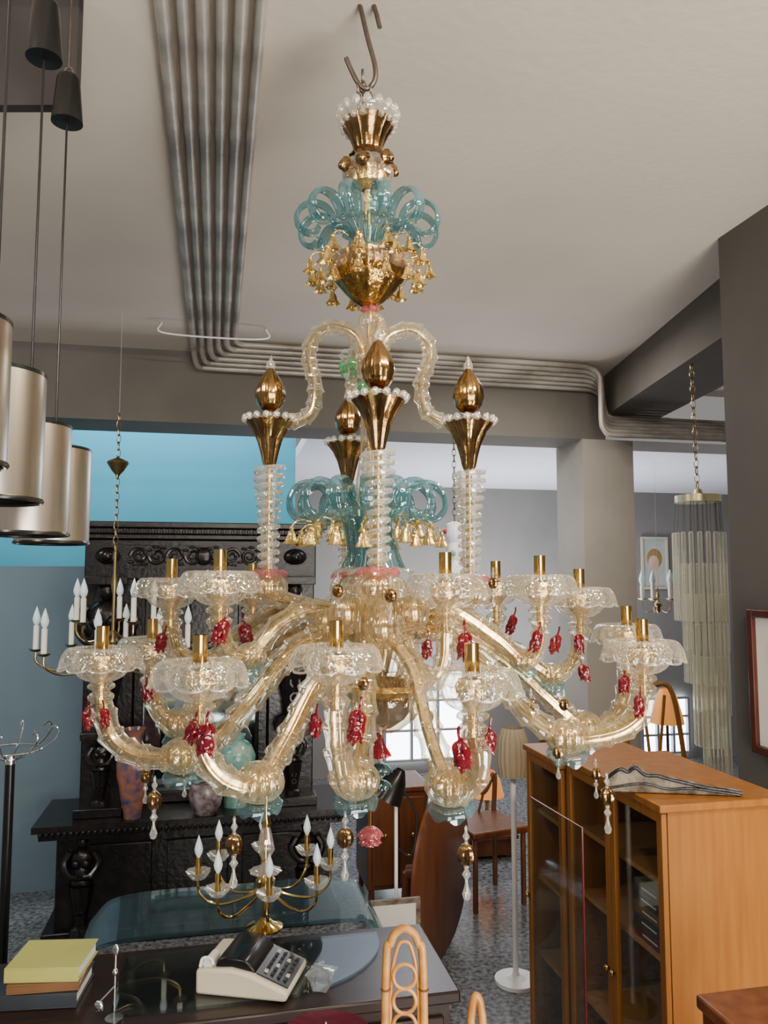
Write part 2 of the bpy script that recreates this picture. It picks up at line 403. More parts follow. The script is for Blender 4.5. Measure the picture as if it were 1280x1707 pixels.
crown(613,434,12,(.024,.134,.084,.048,.0062,325,.50),.2)
crown(612,945,15,(.040,.200,.092,.051,.0060,330,.50),.1)
# bells
def bell():
    m=MB();m.lathe([(.003,.0),(.006,-.003),(.009,-.012),(.010,-.020),(.016,-.030),(.018,-.032)],(0,0,0),20,.2,5)
    m.ell((0,0,.005),.006);m.tube([(0,0,.01),(-.012,0,.022),(-.026,0,.025),(-.045,0,.02)],.0022,6);m.ell((0,0,-.029),.005)
    return m
b0=bell().build('gold_bell_flower',M['leaf'],CH)
first=True
def bells(px,py,R,n,ph):
    global first
    c=LC(px,py)
    for i in range(n):
        o=b0 if first else dup(b0,(0,0,0),0,CH);first=False
        a=ph+TAU*i/n;o.location=(c.x+R*math.cos(a),R*math.sin(a),c.z+random.uniform(-.01,.01));o.rotation_euler.z=a;k=random.uniform(.8,1.05);o.scale=(k,k,k)
bells(615,418,.112,10,.1);bells(615,464,.122,12,.35);bells(615,442,.146,11,.6)
bells(612,884,.155,12,.1);bells(612,874,.125,10,.3);bells(612,890,.178,9,.5)
plathe([(18,850),(24,862),(30,885),(36,910),(44,935),(50,948)],60,.10,15,622).build('turquoise_vase',M['turq'],CH,sharp=85)
def ruffle(R0,R1,drop,n,amp,lob=.05):
    def fn(a,t):
        A=a*TAU;r=R0+(R1-R0)*math.sin(t*1.45)/math.sin(1.45)*(1+lob*(2.2*abs(math.cos(n*A/2))-1.4)*t)
        return Vector((r*math.cos(A),r*math.sin(A),.30*drop*math.sin(PI*min(1,t*1.2))*1.0-drop*t**2.6*(1+.35*(abs(math.cos(n*A/2))-.6))+amp*t*t*math.cos(n*A)))
    return fn
m=MB();c=LC(622,948);f=ruffle(.03,.095,.012,10,.006);m.surf(lambda a,t:f(a,t)+Vector((c.x,0,c.z)),80,8)
m.build('ruffled_dish',M['quilt'],CH)
plathe([(30,955),(46,965),(58,985),(66,1010),(68,1040),(62,1075),(52,1100),(42,1135)],96,.08,20,622).build('ribbed_body',M['cream'],CH,sharp=85)
plathe([(18,955),(30,985),(40,1020),(36,1060),(28,1100),(18,1138)],40,.07,10,622).build('gold_lining',M['core'],CH,sharp=85)
hb=MB();hb.ell((0,0,0),.036,.036,.044,60,10,.09,12);hb=hb.build('hub_bulb',M['cream'],CH,sharp=85)
m=MB();m.ell((0,0,0),.022,.022,.032,36,10,.09,12);m.build('bulb_lining',M['core'],hb,sharp=85)
hc=LC(622,1030)
for i in range(8):
    o=hb if i==0 else dup(hb,(0,0,0),0,CH);a=TAU*i/8+.2
    o.location=(hc.x+.108*math.cos(a),.108*math.sin(a),hc.z+(.016 if i%2 else -.02))
plathe([(26,1122),(46,1136),(60,1146),(62,1160),(56,1180),(42,1200),(22,1216),(6,1222)],48,.04,12,645).build('bottom_bowl',M['smoke'],CH)
plathe([(20,1130),(38,1146),(46,1160),(40,1180),(26,1200),(6,1214)],32,.05,8,645).build('bowl_lining',M['amber'],CH)
plathe([(64,1138),(70,1146),(60,1156)],48,.04,12,645).build('bowl_lip',M['leaf'],CH)
def flower(c,R,petals,layers,mt,name,down=True):
    m=MB()
    for l in range(layers):
        q=R*(1-.28*l)
        for i in range(petals):
            a=TAU*(i+.5*l)/petals;d=Vector((math.cos(a),math.sin(a),0))
            s_=m.m.copy();m.m=Matrix.Translation(Vector(c)+d*q*.55+Vector((0,0,-q*.35+ l*-.3*R)))@Matrix.Rotation(a,4,'Z')@Matrix.Rotation(.7 if down else -.5,4,'Y')
            m.ell((0,0,0),q*.52,q*.36,q*.14,10,6);m.m=s_
    m.ell(Vector(c)-Vector((0,0,R*.3)),R*.3);return m.build(name,mt,CH)
m=MB();c=LC(630,1230);m.lathe([(.003,.012),(.010,0),(.014,-.015),(.025,-.035),(.028,-.042)],c,24,.16,8);m.build('red_bell',M['red'],CH)
flower(LC(633,1272),.032,7,2,M['darkleaf'],'teal_flower');flower(LC(636,1300),.026,6,2,M['darkleaf'],'teal_flower')
flower(LC(617,1378),.033,8,3,M['pink'],'pink_flower');flower(LC(617,1392),.028,8,2,M['pink'],'pink_flower')
m=MB();m.tube([LC(640,1215),LC(630,1260),LC(634,1300),LC(618,1350),LC(617,1385)],.002,6);m.build('flower_wire',M['brass'],CH)
# flaring tubes
def saw(pts,r,step=.036,amp=.30):
    pts=resample(spline(pts,14),.0025);out=[];s=0
    for i,p in enumerate(pts):
        if i:s+=(p-pts[i-1]).length
        q=(s/step)%1
        out.append(r*(1-amp*.25+amp*(q**2.6 if q<.86 else .675*(1-(q-.86)/.14))))
    return pts,out
def sarm(keys,r=.0185):
    pts,rr=saw([LC(*k) for k in keys],r,.036,.44);m=MB();m.tube(pts,rr,32,False,.045,fn=8)
    o=m.build('scroll_tube',M['cream'],CH,sharp=85);m=MB();m.tube(pts[::4],.0055,8);m.build('gold_core',M['core'],o)
sarm([(608,620,1.85),(600,570,1.85),(580,550,1.86),(548,545,1.87),(522,565,1.88),(515,600,1.89),(525,640,1.9),(522,680,1.9),(505,697,1.9),(475,706,1.9)])
sarm([(622,620,1.85),(640,570,1.85),(660,553,1.85),(690,550,1.85),(712,570,1.86),(715,600,1.86),(702,640,1.86),(708,680,1.86),(725,697,1.86),(755,708,1.86)])
sarm([(618,640,1.83),(622,590,1.80),(627,555,1.78),(629,535,1.75),(630,560,1.72),(630,600,1.715),(630,650,1.71)],.016)
sarm([(612,640,1.9),(605,590,1.95),(598,570,2.05),(590,590,2.15),(585,640,2.2),(582,730,2.2)],.016)
# coil columns
def coilcolumn():
    m=MB();pts=[]
    turns=12
    for i in range(turns*20+1):
        t=i/(turns*20);a=TAU*turns*t;r=.0175+.017*t**1.2+.002*math.sin(t*9)
        pts.append((r*math.cos(a),r*math.sin(a),.25*t))
    m.tube(pts,.0062,8)
    root=m.build('coil_column',M['rim'],CH)
    m=MB();m.lathe([(.015,0),(.019,.1),(.026,.25)],(0,0,0),24,.08,8);m.build('column_tube',M['clear'],root)
    m=MB();m.cyl((0,0,0),.0085,-.02,.26,10);m.build('gold_core',M['leaf'],root)
    m=MB();m.lathe([(.010,.245),(.016,.26),(.021,.285),(.029,.315),(.041,.342),(.056,.362),(.058,.366),(.05,.362),(.01,.355)],(0,0,0),48,.06,12);m.build('gold_trumpet',M['amber'],root)
    m=MB();m.lathe([(.05,.362),(.062,.368)],(0,0,0),32);ringballs(m,(0,0,.370),.062,.0085,16,1.1);m.build('beaded_rim',M['rim'],root)
    m=MB();m.lathe([(.010,.36),(.012,.382),(.008,.386),(.02,.392),(.032,.408),(.037,.428),(.034,.450),(.024,.472),(.013,.488),(.007,.498),(.001,.5)],(0,0,0),48,.03,12);m.build('gold_egg',M['amber'],root)
    m=MB();m.lathe([(.011,.375),(.014,.381),(.013,.386)],(0,0,0),16);m.build('egg_neck',M['rim'],root)
    m=MB()
    for a in range(4):
        m.tube(spline([(0,0,.492),(.008*math.cos(a*1.6),.008*math.sin(a*1.6),.505),(.002,0,.522+.003*a)],5),[.006-.0005*i for i in range(11)],6)
    m.build('leaf_tip',M['rim'],root)
    m=MB();f=ruffle(.012,.047,.012,7,.007);m.surf(lambda a,t:f(a,t)+Vector((0,0,-.004)),56,6);m.build('pink_ruff',M['pink'],root)
    m=MB();m.ell((0,0,-.045),.046,.046,.040,72,12,.08,12);m.build('ribbed_ball',M['cream'],root,sharp=85)
    m=MB();m.ell((0,0,-.045),.032,.032,.028,48,12,.09,12);m.build('ball_lining',M['core'],root,sharp=85)
    return root
cc=coilcolumn()
colpos=[(450,700,1.90),(630,664,1.68),(781,703,1.86),(580,738,2.2)]
for i,(px,py,d) in enumerate(colpos):
    o=cc if i==0 else dup(cc,(0,0,0),.7*i,CH)
    p=LC(px,py,d);o.location=(p.x,p.y,p.z-.368)
    q=Vector((p.x,p.y,p.z-.368-.06))
    c=LC(622,1055)
    pts,rr=saw([q,q.lerp(c,.3)+Vector((0,0,.0)),q.lerp(c,.65)-Vector((0,0,.012)),c],.022,.046,.40)
    m=MB();m.tube(pts,rr,36,False,.055,fn=9);a=m.build('column_bracket',M['cream'],CH,sharp=85)
    m=MB();m.tube(pts[::4],.010,16,fl=.12,fn=5);m.build('gold_core',M['core'],a)
# candle arms
def cupmeshes():
    g=MB();f=ruffle(.052,.096,.038,10,.003,.07)
    g.surf(lambda a,t:f(a,t),160,14)
    g.lathe([(.052,.006),(.056,.010),(.054,.002),(.063,-.012),(.065,-.028),(.060,-.044),(.049,-.058),(.034,-.067),(.020,-.071)],(0,0,0),90,.06,15)
    rm=MB();pts=[f(i/160,1.0) for i in range(161)];rm.tube(pts,.0022,7,False)
    k=MB();k.lathe([(.016,-.069),(.024,-.073),(.030,-.078),(.030,-.084),(.022,-.089),(.017,-.092),(.023,-.097),(.029,-.103),(.028,-.110),(.022,-.116),(.022,-.124)],(0,0,0),48,.06,12)
    b=MB();b.lathe([(.0135,-.03),(.0145,-.028),(.0145,.058),(.0125,.058),(.0125,-.028)],(0,0,0),20)
    q=MB();q.lathe([(.026,-.010),(.034,-.026),(.030,-.044),(.018,-.060),(.010,-.070),(.009,-.085),(.011,-.12)],(0,0,0),24,.08,8)
    return [(g,'ruffled_cup','quilt'),(rm,'cup_rim','rim'),(k,'cup_knop','cream'),(b,'candle_sleeve','brass'),(q,'cup_core','leaf')]
cu=None
ARMS=[
 [(585,1050,1.83),(500,1075,1.82),(425,1160,1.81),(365,1230,1.82),(305,1260,1.83),(240,1262,1.84),(190,1232,1.85),(168,1172,1.85)],
 [(590,1080,1.78),(530,1135,1.74),(480,1230,1.68),(432,1304,1.62),(382,1303,1.58),(345,1268,1.55),(331,1212,1.55)],
 [(605,1080,1.75),(606,1200,1.70),(592,1300,1.66),(572,1296,1.62),(563,1250,1.61),(560,1182,1.61)],
 [(650,1060,1.78),(690,1120,1.72),(715,1220,1.65),(750,1308,1.58),(782,1308,1.55),(795,1272,1.53),(788,1228,1.53)],
 [(665,1040,1.85),(745,1055,1.86),(820,1120,1.87),(880,1190,1.87),(945,1228,1.88),(1020,1222,1.88),(1064,1195,1.88),(1073,1158,1.88)],
 [(640,1040,1.95),(760,1050,2.0),(860,1115,2.08),(970,1210,2.12),(1015,1205,2.14),(1040,1170,2.15),(1046,1120,2.15)],
 [(590,1040,1.95),(470,1065,2.05),(360,1160,2.1),(300,1205,2.13),(268,1190,2.14),(252,1142,2.15)],
 [(590,1030,1.84),(520,1015,1.83),(465,1040,1.82),(418,1092,1.81),(384,1088,1.80),(365,1046,1.80)],
 [(590,1030,1.9),(480,1010,1.97),(395,1060,2.02),(345,1102,2.04),(300,1088,2.05),(284,1046,2.05)],
 [(640,1040,1.82),(672,1060,1.80),(702,1128,1.79),(727,1130,1.78),(740,1100,1.78),(743,1052,1.78)],
 [(650,1030,1.88),(740,1010,1.92),(825,1060,1.97),(872,1099,1.99),(896,1083,2.0),(901,1043,2.0)],
 [(650,1035,1.92),(760,1025,2.0),(860,1085,2.06),(920,1124,2.08),(955,1103,2.1),(967,1060,2.1)],
 [(640,1030,1.95),(720,1015,2.1),(780,1062,2.25),(812,1068,2.28),(827,1037,2.3)],
 [(600,1030,1.95),(510,1020,2.2),(455,1062,2.33),(430,1064,2.35),(420,1040,2.35)],
]
KN=[4,3,2,3,4,3,3,3,3,2,3,3,2,2]
for ai,(keys,kn) in enumerate(zip(ARMS,KN)):
    K=[LC(*k) for k in keys]
    big=ai<7
    pts,rr=saw(K,.0268 if big else .0215,.050,.38)
    m=MB();m.tube(pts,rr,40,False,.06,fn=8);arm=m.build('glass_arm',M['cream'],CH,sharp=85)
    m=MB();m.tube(pts[::3],.0120 if big else .0095,20,fl=.14,fn=5);m.build('gold_core',M['core'],arm)
    p=K[kn];rk=.048 if big else .034
    m=MB();m.ell(p,rk,rk,rk*.88,84,12,.085,14);m.build('ribbed_knob',M['cream'],arm,sharp=85)
    m=MB();m.ell(p,rk*.70,rk*.70,rk*.60,56,12,.10,14);m.build('knob_lining',M['core'],arm,sharp=85)
    m=MB();f=ruffle(rk*.45,rk*.98,.014,7,.009)
    m.m=Matrix.Translation(p-Vector((0,0,rk*.70)))@Matrix.Rotation(.35,4,'X');m.surf(f,56,6)
    m.build('turquoise_ruff',M['ruffturq'],arm)
    e=K[-1]+Vector((0,0,.120))
    if cu is None:
        cu=[b_.build(n_,M[k_],arm,sharp=85 if k_!='brass' else 38) for b_,n_,k_ in cupmeshes()]
        for o in cu:o.location=e
    else:
        for o in cu:
            c=o.copy();COL.objects.link(c);c.parent=arm;c.location=e;c.rotation_euler.z=ai*.37
# red flowers: a stem, a ruffled bell and crinkled leaves
m=MB()
m.tube(spline([(0,0,.03),(.003,0,.02),(0,0,.0)],5),.003,6)
m.lathe([(.003,.006),(.008,.0),(.010,-.010),(.008,-.020),(.011,-.030),(.015,-.038)],(0,0,0),30,.22,6)
for i in range(6):
    a=TAU*i/6+.4;m.m=Matrix.Rotation(a,4,'Z');zz=(-.002,-.018,-.008,-.022,0,-.014)[i]
    m.tube(spline([(.004,0,.006+zz),(.011,0,.001+zz),(.014,0,-.008+zz),(.011,0,-.018+zz),(.018,0,-.028+zz)],4),[.003,.0034,.004,.0045,.005,.0054,.0056,.0052,.0047,.0048,.005,.005,.0046,.004,.0032,.0022,.0012],8,True,0,1.7)
m.m=Matrix.Identity(4)
m.tube(spline([(0,0,-.032),(.002,0,-.042),(-.002,0,-.050)],4),[.006-.0005*i for i in range(9)],6)
rf=m.build('red_glass_flower',M['red'],CH)
RED=[(173,1185,1.80),(147,1182,1.86),(345,1215,1.50),(325,1205,1.53),(272,1060,2.0),(372,1038,1.75),(245,1142,2.1),(409,1045,1.9),(527,1195,1.6),(597,1192,1.6),(712,1070,1.74),(774,1060,1.76),(768,1240,1.5),(816,1220,1.53),(896,1056,1.95),(928,1062,2.0),(964,1062,2.05),(971,1110,2.1),(1066,1165,1.83),(855,1030,2.2),(1040,1130,2.1),(400,975,1.95)]
for i,(x,y,d) in enumerate(RED):
    o=rf if i==0 else dup(rf,(0,0,0),0,CH)
    o.location=LC(x,y,d);o.rotation_euler=(random.uniform(-.25,.25),random.uniform(-.25,.25),i*1.3);k=.75+.3*random.random();o.scale=(k*random.uniform(.8,1),k*random.uniform(.8,1),k*random.uniform(1,1.2))
# drops
m=MB()
m.lathe([(.001,.055),(.004,.05),(.003,.042),(.008,.034),(.003,.026),(.006,.018),(.006,-.022),(.004,-.028),(.010,-.036),(.004,-.044),(.003,-.05),(.006,-.062),(.010,-.072),(.007,-.081),(.001,-.084)],(0,0,0),14)
dr=m.build('glass_drop',M['rim'],CH)
m=MB();m.ell((0,0,0),.019,.019,.021,32,10,.10,8);m.build('amber_bead',M['amber'],dr)
DR=[(257,1335,1.80),(243,1295,1.84),(390,1408,1.60),(575,1397,1.63),(777,1425,1.54),(1012,1328,1.85),(993,1290,2.0),(713,1195,1.7),(885,1175,1.9),(940,1175,2.0),(308,1290,2.1),(930,1255,1.86),(563,985,1.75),(651,993,1.62),(822,972,2.0),(605,1140,1.7)]
for i,(x,y,d) in enumerate(DR):
    o=dr if i==0 else dup(dr,(0,0,0),0,CH);o.location=LC(x,y,d);k=1.0 if i in (0,2,3,4,5) else .72;o.scale=(k*.85,k*.85,k)

# ------------------------------------------------------------ steel pendants on the left
def pendant(px,ytop,ybot,d,label,cord_top_py,cup=None):
    b=P(px,ybot,d);t=P(px,ytop,d);h=t.z-b.z;R=.077
    T=thing('pendant_lamp',label,'pendant lamp',b,0)
    m=MB();m.lathe([(R,.006),(R,h-.004),(R-.004,h)],(0,0,0),48);m.lathe([(R-.003,h-.002),(R-.003,.006)],(0,0,0),48);m.build('lamp_shade',M['steel'],T)
    m=MB();m.torus((0,0,.004),R-.001,.004,'z',48,8);m.lathe([(R-.004,.006),(R-.004,h*.5),(.001,h*.55)],(0,0,0),32);m.build('lower_ring',M['black'],T)
    m=MB();m.lathe([(R+.0005,h-.006),(R+.0005,h),(R-.003,h+.001),(.02,h+.004),(.012,h+.03),(.001,h+.032)],(0,0,0),32);m.build('lamp_cap',M['black'],T)
    zt=P(px,cord_top_py,d).z-b.z
    m=MB();m.tube([(0,0,h+.03),(0,0,zt)],.0026,8);m.build('cord',M['black'],T)
    if cup:
        m=MB()
        z0=P(px,cup[1],d).z-b.z;z1=P(px,cup[0],d).z-b.z;rt,rb=(.035,.026)
        m.lathe([(.002,z0),(rt*1.0,z0+.002),(rb,z1-.008),(rb-.004,z1),(.002,z1)],(0,0,0),28)
        m.build('cord_cup',M['black'],T)
        m=MB();m.torus((0,0,z1+.012),.010,.002,'y',16,6);m.tube([(0,0,z1+.02),(0,0,CE-b.z)],.002,6);m.build('cup_hook',M['iron'],T)
    return T
pendant(-96,528,776,1.02,'nearest brushed steel cylinder pendant, cut off at the left edge',-300)
pendant(-20,620,838,1.20,'second nearest steel cylinder pendant, cut by the left edge',-200)
pendant(42,708,894,1.49,'third steel cylinder pendant of the left cluster, partly behind the larger ones',20,(5,100))
pendant(86,748,908,1.72,'farthest steel cylinder pendant, rightmost of the left cluster',130,(128,206))

# ------------------------------------------------------------ brass chandeliers
def brasschand(name,label,c,R,mt,tiers,candle_h,cup,stem_h,chain_z,top_z,bobeche=None,canopy=None,foot=None):
    T=thing(name,label,'chandelier',c)
    m=MB();m.lathe([(.001,-.06),(.012,-.05),(.02,-.03),(.012,-.012),(.03,0),(.034,.02),(.014,.04),(.009,.07),(.016,.09),(.009,.11),(.008,stem_h*.6),(.018,stem_h*.7),(.008,stem_h*.8),(.008,stem_h)],(0,0,0),20)
    m.build('stem',mt,T)
    if foot:
        m=MB();m.lathe([(.001,foot),(.06,foot),(.062,foot+.008),(.03,foot+.02),(.010,foot+.04),(.010,-.05)],(0,0,0),28);m.build('foot',mt,T)
    if bobeche:
        m=MB();m.lathe([(.02,.03),(.05,.045),(.055,.05),(.03,.06),(.012,.07)],(0,0,0),32,.06,10);m.lathe([(.012,.07),(.014,.09),(.03,.12),(.02,.17),(.012,.2)],(0,0,0),24,.06,8);m.build('glass_stem_cup',bobeche,T)
    if chain_z>stem_h:
        m=MB();m.chain((0,0,stem_h),(0,0,chain_z),.045,.003,.5);m.build('chain',mt,T)
    if top_z>chain_z:
        m=MB();m.tube([(0,0,chain_z),(0,0,top_z)],.001,5);m.build('hanging_wire',M['wire'],T)
    if canopy:
        m=MB();m.lathe([(.006,canopy+.07),(.05,canopy+.05),(.055,canopy+.04),(.03,canopy),(.012,canopy-.02),(.004,canopy-.04)],(0,0,0),24);m.build('canopy',mt,T)
    for (k,RR,dz,ph) in tiers:
        for i in range(k):
            a=ph+TAU*i/k
            m=MB();m.tube(spline([(0,0,.01+dz),(.25*RR,0,-.03+dz),(.7*RR,0,-.05+dz),(.97*RR,0,-.01+dz),(RR,0,.05+dz)],6),.0055*min(1,R*4),8)
            o=m.build('arm',mt,T);o.rotation_euler.z=a
            z=.05+dz
            m=MB()
            if bobeche:m.lathe([(.006,z-.014),(.022,z-.010),(.034,z+.004),(.041,z+.016),(.037,z+.015),(.006,z)],(RR,0,0),32,.07,9)
            else:m.lathe([(.001,z-.008),(.02*cup,z),(.03*cup,z+.010),(.028*cup,z+.010),(.006,z+.004)],(RR,0,0),20)
            m.build('drip_pan',bobeche or mt,o)
            m=MB();m.cyl((RR,0,0),.0115*cup,z+.004,z+candle_h,14);m.build('candle_tube',M['candle'] if not bobeche else M['brass'],o)
            zb=z+candle_h
            m=MB();m.lathe([(.006*cup,zb),(.014*cup,zb+.015*cup),(.017*cup,zb+.03*cup),(.012*cup,zb+.052*cup),(.004*cup,zb+.075*cup),(.0005,zb+.085*cup)],(RR,0,0),14);m.build('bulb',M['bulb'],o)
    return T
c=P(187,1100,4.0)
brasschand('brass_chandelier','dull brass chandelier with ivory candle tubes hanging before the carved cabinet',c,.36,M['oldbrass'],[(8,.37,0,.15),(5,.20,.14,.5)],.125,1.15,.55,P(187,690,4.0).z-c.z,CE-c.z,None,P(187,785,4.0).z-c.z)
c2=P(442,1476,2.78)
brasschand('brass_chandelier','small bright brass chandelier with glass drip pans standing on the glass table',c2,.215,M['brass'],[(8,.225,0,.2)],.06,.85,.30,.1,0,M['rim'],None,.808-c2.z)
c3=P(1097,1010,6.4)
brasschand('candle_chandelier','small white candle chandelier beside the pillar, under the painted portrait',c3,.12,M['oldbrass'],[(5,.12,0,.3)],.12,1.5,.12,.14,BB-c3.z)

# ------------------------------------------------------------ carved cabinet
cl=P(338,1000,4.62);uc,vc=UV(cl)
CB=thing('carved_cabinet','tall black carved wooden cabinet with figures and cornice against the blue wall','cabinet',RM(uc,vc,0),AL)
def cz(py,d=4.5): return P(345,py,d).z
zs=cz(1362)
hw=.84
m=MB();m.box(-hw+.08,hw-.08,-.02,.42,.06,zs-.06);m.box(-hw+.02,hw-.02,-.06,.42,0,.08)
for x in (-.42,0,.42):m.box(x-.17,x+.17,-.04,-.02,.14,zs-.14)
m.build('base_body',M['ebony'],CB,bev=.006)
m=MB();m.box(-hw-.03,hw+.03,-.14,.42,zs-.035,zs);m.box(-hw,hw,-.10,.42,zs-.085,zs-.035)
for i in range(54):m.ell((-hw+.015+i*(2*hw-.03)/53,-.135,zs-.045),.013,.016,.016,8,6)
m.build('carved_shelf',M['ebony'],CB)
zt=cz(868)
m=MB();m.box(-.68,.68,.34,.42,zs,zt-.1);m.box(-.68,-.40,.18,.36,zs,zt-.32);m.box(.40,.68,.18,.36,zs,zt-.32);m.box(-.68,.68,.10,.36,zt-.34,zt-.1)
m.box(-.40,-.34,.22,.36,zs,zt-.3);m.box(.34,.40,.22,.36,zs,zt-.3)
m.box(-.3,.3,.28,.36,zs+.85,zs+.90);m.box(-.68,.68,.2,.36,zs,zs+.07)
for i in range(5):m.box(-.40+.16*i,-.26+.16*i,.30,.35,zs+.93,zs+1.2)
m.build('upper_body',M['ebony'],CB,bev=.008)
m=MB();m.box(-.33,.33,.325,.338,zs+.08,zs+.85);m.build('mirror',M['mirror'],CB)
m=MB();m.box(-.74,.74,.02,.42,zt-.035,zt);m.box(-.71,.71,.05,.42,zt-.07,zt-.035);m.box(-.69,.69,.07,.42,zt-.1,zt-.07)
for i in range(44):m.box(-.70+i*1.4/44,-.70+i*1.4/44+.018,.03,.06,zt-.07,zt-.04)
m.build('cornice',M['ebony'],CB,bev=.005)
m=MB()
for sgn in (-1,1):
    for k in range(4):
        x=sgn*(.06+.105*k);up=1 if k%2 else -1
        pts=[]
        for i in range(30):
            t=i/29;a=TAU*1.5*t;q=.050*(1-.78*t);pts.append((x+q*math.cos(a)*sgn,.092-.012*t,zt-.2+q*math.sin(a)*up))
        m.tube(pts,[.012*(1-.5*i/29) for i in range(30)],7)
        for j in range(3):
            a=.7+j*.7;m.ell((x+sgn*.062*math.cos(a),.092,zt-.2-up*.055*math.sin(a)),.020,.010,.009,8,6)
m.ell((0,.085,zt-.2),.045,.03,.055,14,9,.15,6)
m.box(-.46,.46,.085,.10,zt-.275,zt-.26);m.box(-.46,.46,.085,.10,zt-.135,zt-.12)
m.build('scroll_frieze',M['ebony'],CB)
def caryatid(x,z0,h,y=.12):
    m=MB();s=h/1.0
    def e(a,b,c_,rx,ry=None,rz=None):m.ell((x+a*s,y+b*s,z0+c_*s),rx*s,(ry or rx)*s,(rz or rx)*s,14,9)
    e(0,0,.93,.055,.06,.07);e(0,-.02,.99,.06,.06,.03);e(0,0,.75,.12,.08,.12);e(0,-.02,.62,.09,.075,.10);e(0,0,.52,.11,.085,.08)
    e(-.05,-.07,.73,.045);e(.05,-.07,.73,.045)
    for sg in(-1,1):
        m.tube(spline([(x+sg*.12*s,y,z0+.82*s),(x+sg*.17*s,y-.03*s,z0+.72*s),(x+sg*.11*s,y-.09*s,z0+.62*s),(x+sg*.03*s,y-.10*s,z0+.60*s)],5),[.04*s-.0009*s*i for i in range(16)],8)
    m.lathe([(.12*s,.5*s),(.10*s,.36*s),(.07*s,.2*s),(.06*s,.1*s),(.10*s,.08*s),(.12*s,.03*s),(.12*s,0)],(x,y,z0),20,.1,8)
    for k in range(3):m.torus((x,y-.075*s,z0+(.42-.1*k)*s),.03*s,.012*s,'y',14,6)
    m.build('carved_figure',M['ebony'],CB)
zc=zt-.34
for x in (-.55,.55):
    caryatid(x,zs+.42,zc-zs-.42,.10);caryatid(x,zs+.04,.40,.06)
for x in (-.55,.55):
    for bx in ((x-.13,x+.13,-.03,.2,zs,zs+.05),(x-.11,x+.11,.0,.2,zs+.42,zs+.46),(x-.12,x+.12,.02,.2,zc-.03,zc+.02)):
        m=MB();m.box(*bx);m.build('figure_plinth',M['ebony'],CB,bev=.004)
for x in (-.62,.62):
    caryatid(x,.06,zs-.14,-.04)
for x in(-.55,.55):
    m=MB();m.ell((x,.08,zt-.2),.07,.03,.05,12,8);m.ell((x,.06,zt-.2),.035,.03,.035,10,7);m.build('carved_mask',M['ebony'],CB)
def onshelf(x,y,z=0):return RM(uc,vc,0)+RM(x,y,zs+z)
def vase(name,label,p,prof,mt,kx=1):
    T=thing(name,label,'vase',p);m=MB();m.lathe([(r*kx,z) for r,z in prof],(0,0,0),36);m.build('body',mt,T);return T
vase('vase','blue and orange patterned tall vase at the left of the cabinet shelf',onshelf(-.36,-.06),[(.001,.001),(.06,.001),(.065,.03),(.09,.12),(.12,.24),(.125,.30),(.10,.37),(.06,.41),(.055,.45),(.085,.49),(.08,.49),(.05,.45)],M['imari'],.76)
vase('vase','turquoise glazed round vase on a small stand before the cabinet mirror',onshelf(.21,.06),[(.001,.001),(.08,.001),(.08,.10),(.05,.12),(.06,.14),(.12,.22),(.13,.29),(.10,.35),(.05,.38),(.06,.41),(.055,.41)],M['aqua'],.88)
vase('flower_pot','low round floral porcelain pot at the front of the cabinet shelf',onshelf(.04,-.06),[(.001,.001),(.06,.001),(.09,.05),(.105,.11),(.09,.16),(.075,.17),(.07,.16)],M['famille'],.95)

# ------------------------------------------------------------ dark desk and glass
ZD=.78
q=PZ(768,1652,ZD);qu,qv=UV(q)
DK=thing('writing_desk','dark polished wooden desk under the chandelier in the foreground','desk',RM(qu,qv,0),AL)
m=MB();m.box(-1.45,0,0,.47,ZD-.035,ZD);m.build('desk_top',M['desk'],DK,bev=.006)
m=MB();m.box(-.48,-.03,.02,.45,.06,ZD-.036);m.box(-1.42,-.97,.02,.45,.06,ZD-.036);m.box(-.97,-.48,.40,.44,.3,ZD-.036);m.build('desk_body',M['desk'],DK)
for x in(-.46,-1.40):
    for k in range(3):
        m=MB();m.box(x,x+.41,.005,.02,.1+.21*k,.29+.21*k);o=m.build('drawer',M['desk'],DK,bev=.004);m=MB();m.ell((x+.2,-.005,.195+.21*k),.012);m.build('knob',M['brass'],o)
m=MB();poly=[]
for i in range(25):
    a=PI/2*i/24;poly.append((-.55+.40*math.sin(a)-.02,.06+.34*(1-math.cos(a))))
poly=[(-1.0,.06)]+poly+[(-.17,.42),(-1.0,.42)]
m.m=Matrix.Translation(RM(qu,qv,0))@Matrix.Rotation(AL,4,'Z');m.slab(poly,ZD+.0005,ZD+.0085)
tag(m.build('glass_sheet',M['desk_glass'],loc=RM(qu-.7,qv+.2,ZD)),'clear glass sheet with a rounded corner lying on the dark desk','glass sheet')
ZT=ZD+.009
gt=PZ(640,1532,.80);gu,gv=UV(gt)
GT=thing('glass_table','curved bluish glass table with waterfall ends behind the dark desk','table',RM(gu,gv,0),AL)
prof=[(-1.05,0),(-1.06,.60),(-1.02,.74),(-.90,.80),(-.5,.805),(-.1,.80),(.0,.75),(.03,.62),(.03,0)]
pp=[Vector((x,0,z)) for x,z in prof];pp=spline(pp,6);pa=[(p.x,p.z) for p in pp]
inner=[]
for i,p in enumerate(pp):
    t=(pp[min(i+1,len(pp)-1)]-pp[max(i-1,0)]).normalized();inner.append((p.x+t.z*.015,p.z-t.x*.015))
m=MB()
vs=[];fs=[];n_=len(pa)
for (yy,src) in((.03,pa),(.42,pa),(.42,inner),(.03,inner)):
    vs+=[(x,yy,z) for x,z in src]
for i in range(n_-1):
    for k in range(4):
        a=k*n_;b=((k+1)%4)*n_;fs.append((a+i,a+i+1,b+i+1,b+i))
m.add(vs,fs)
m.build('bent_glass',M['table_glass'],GT)
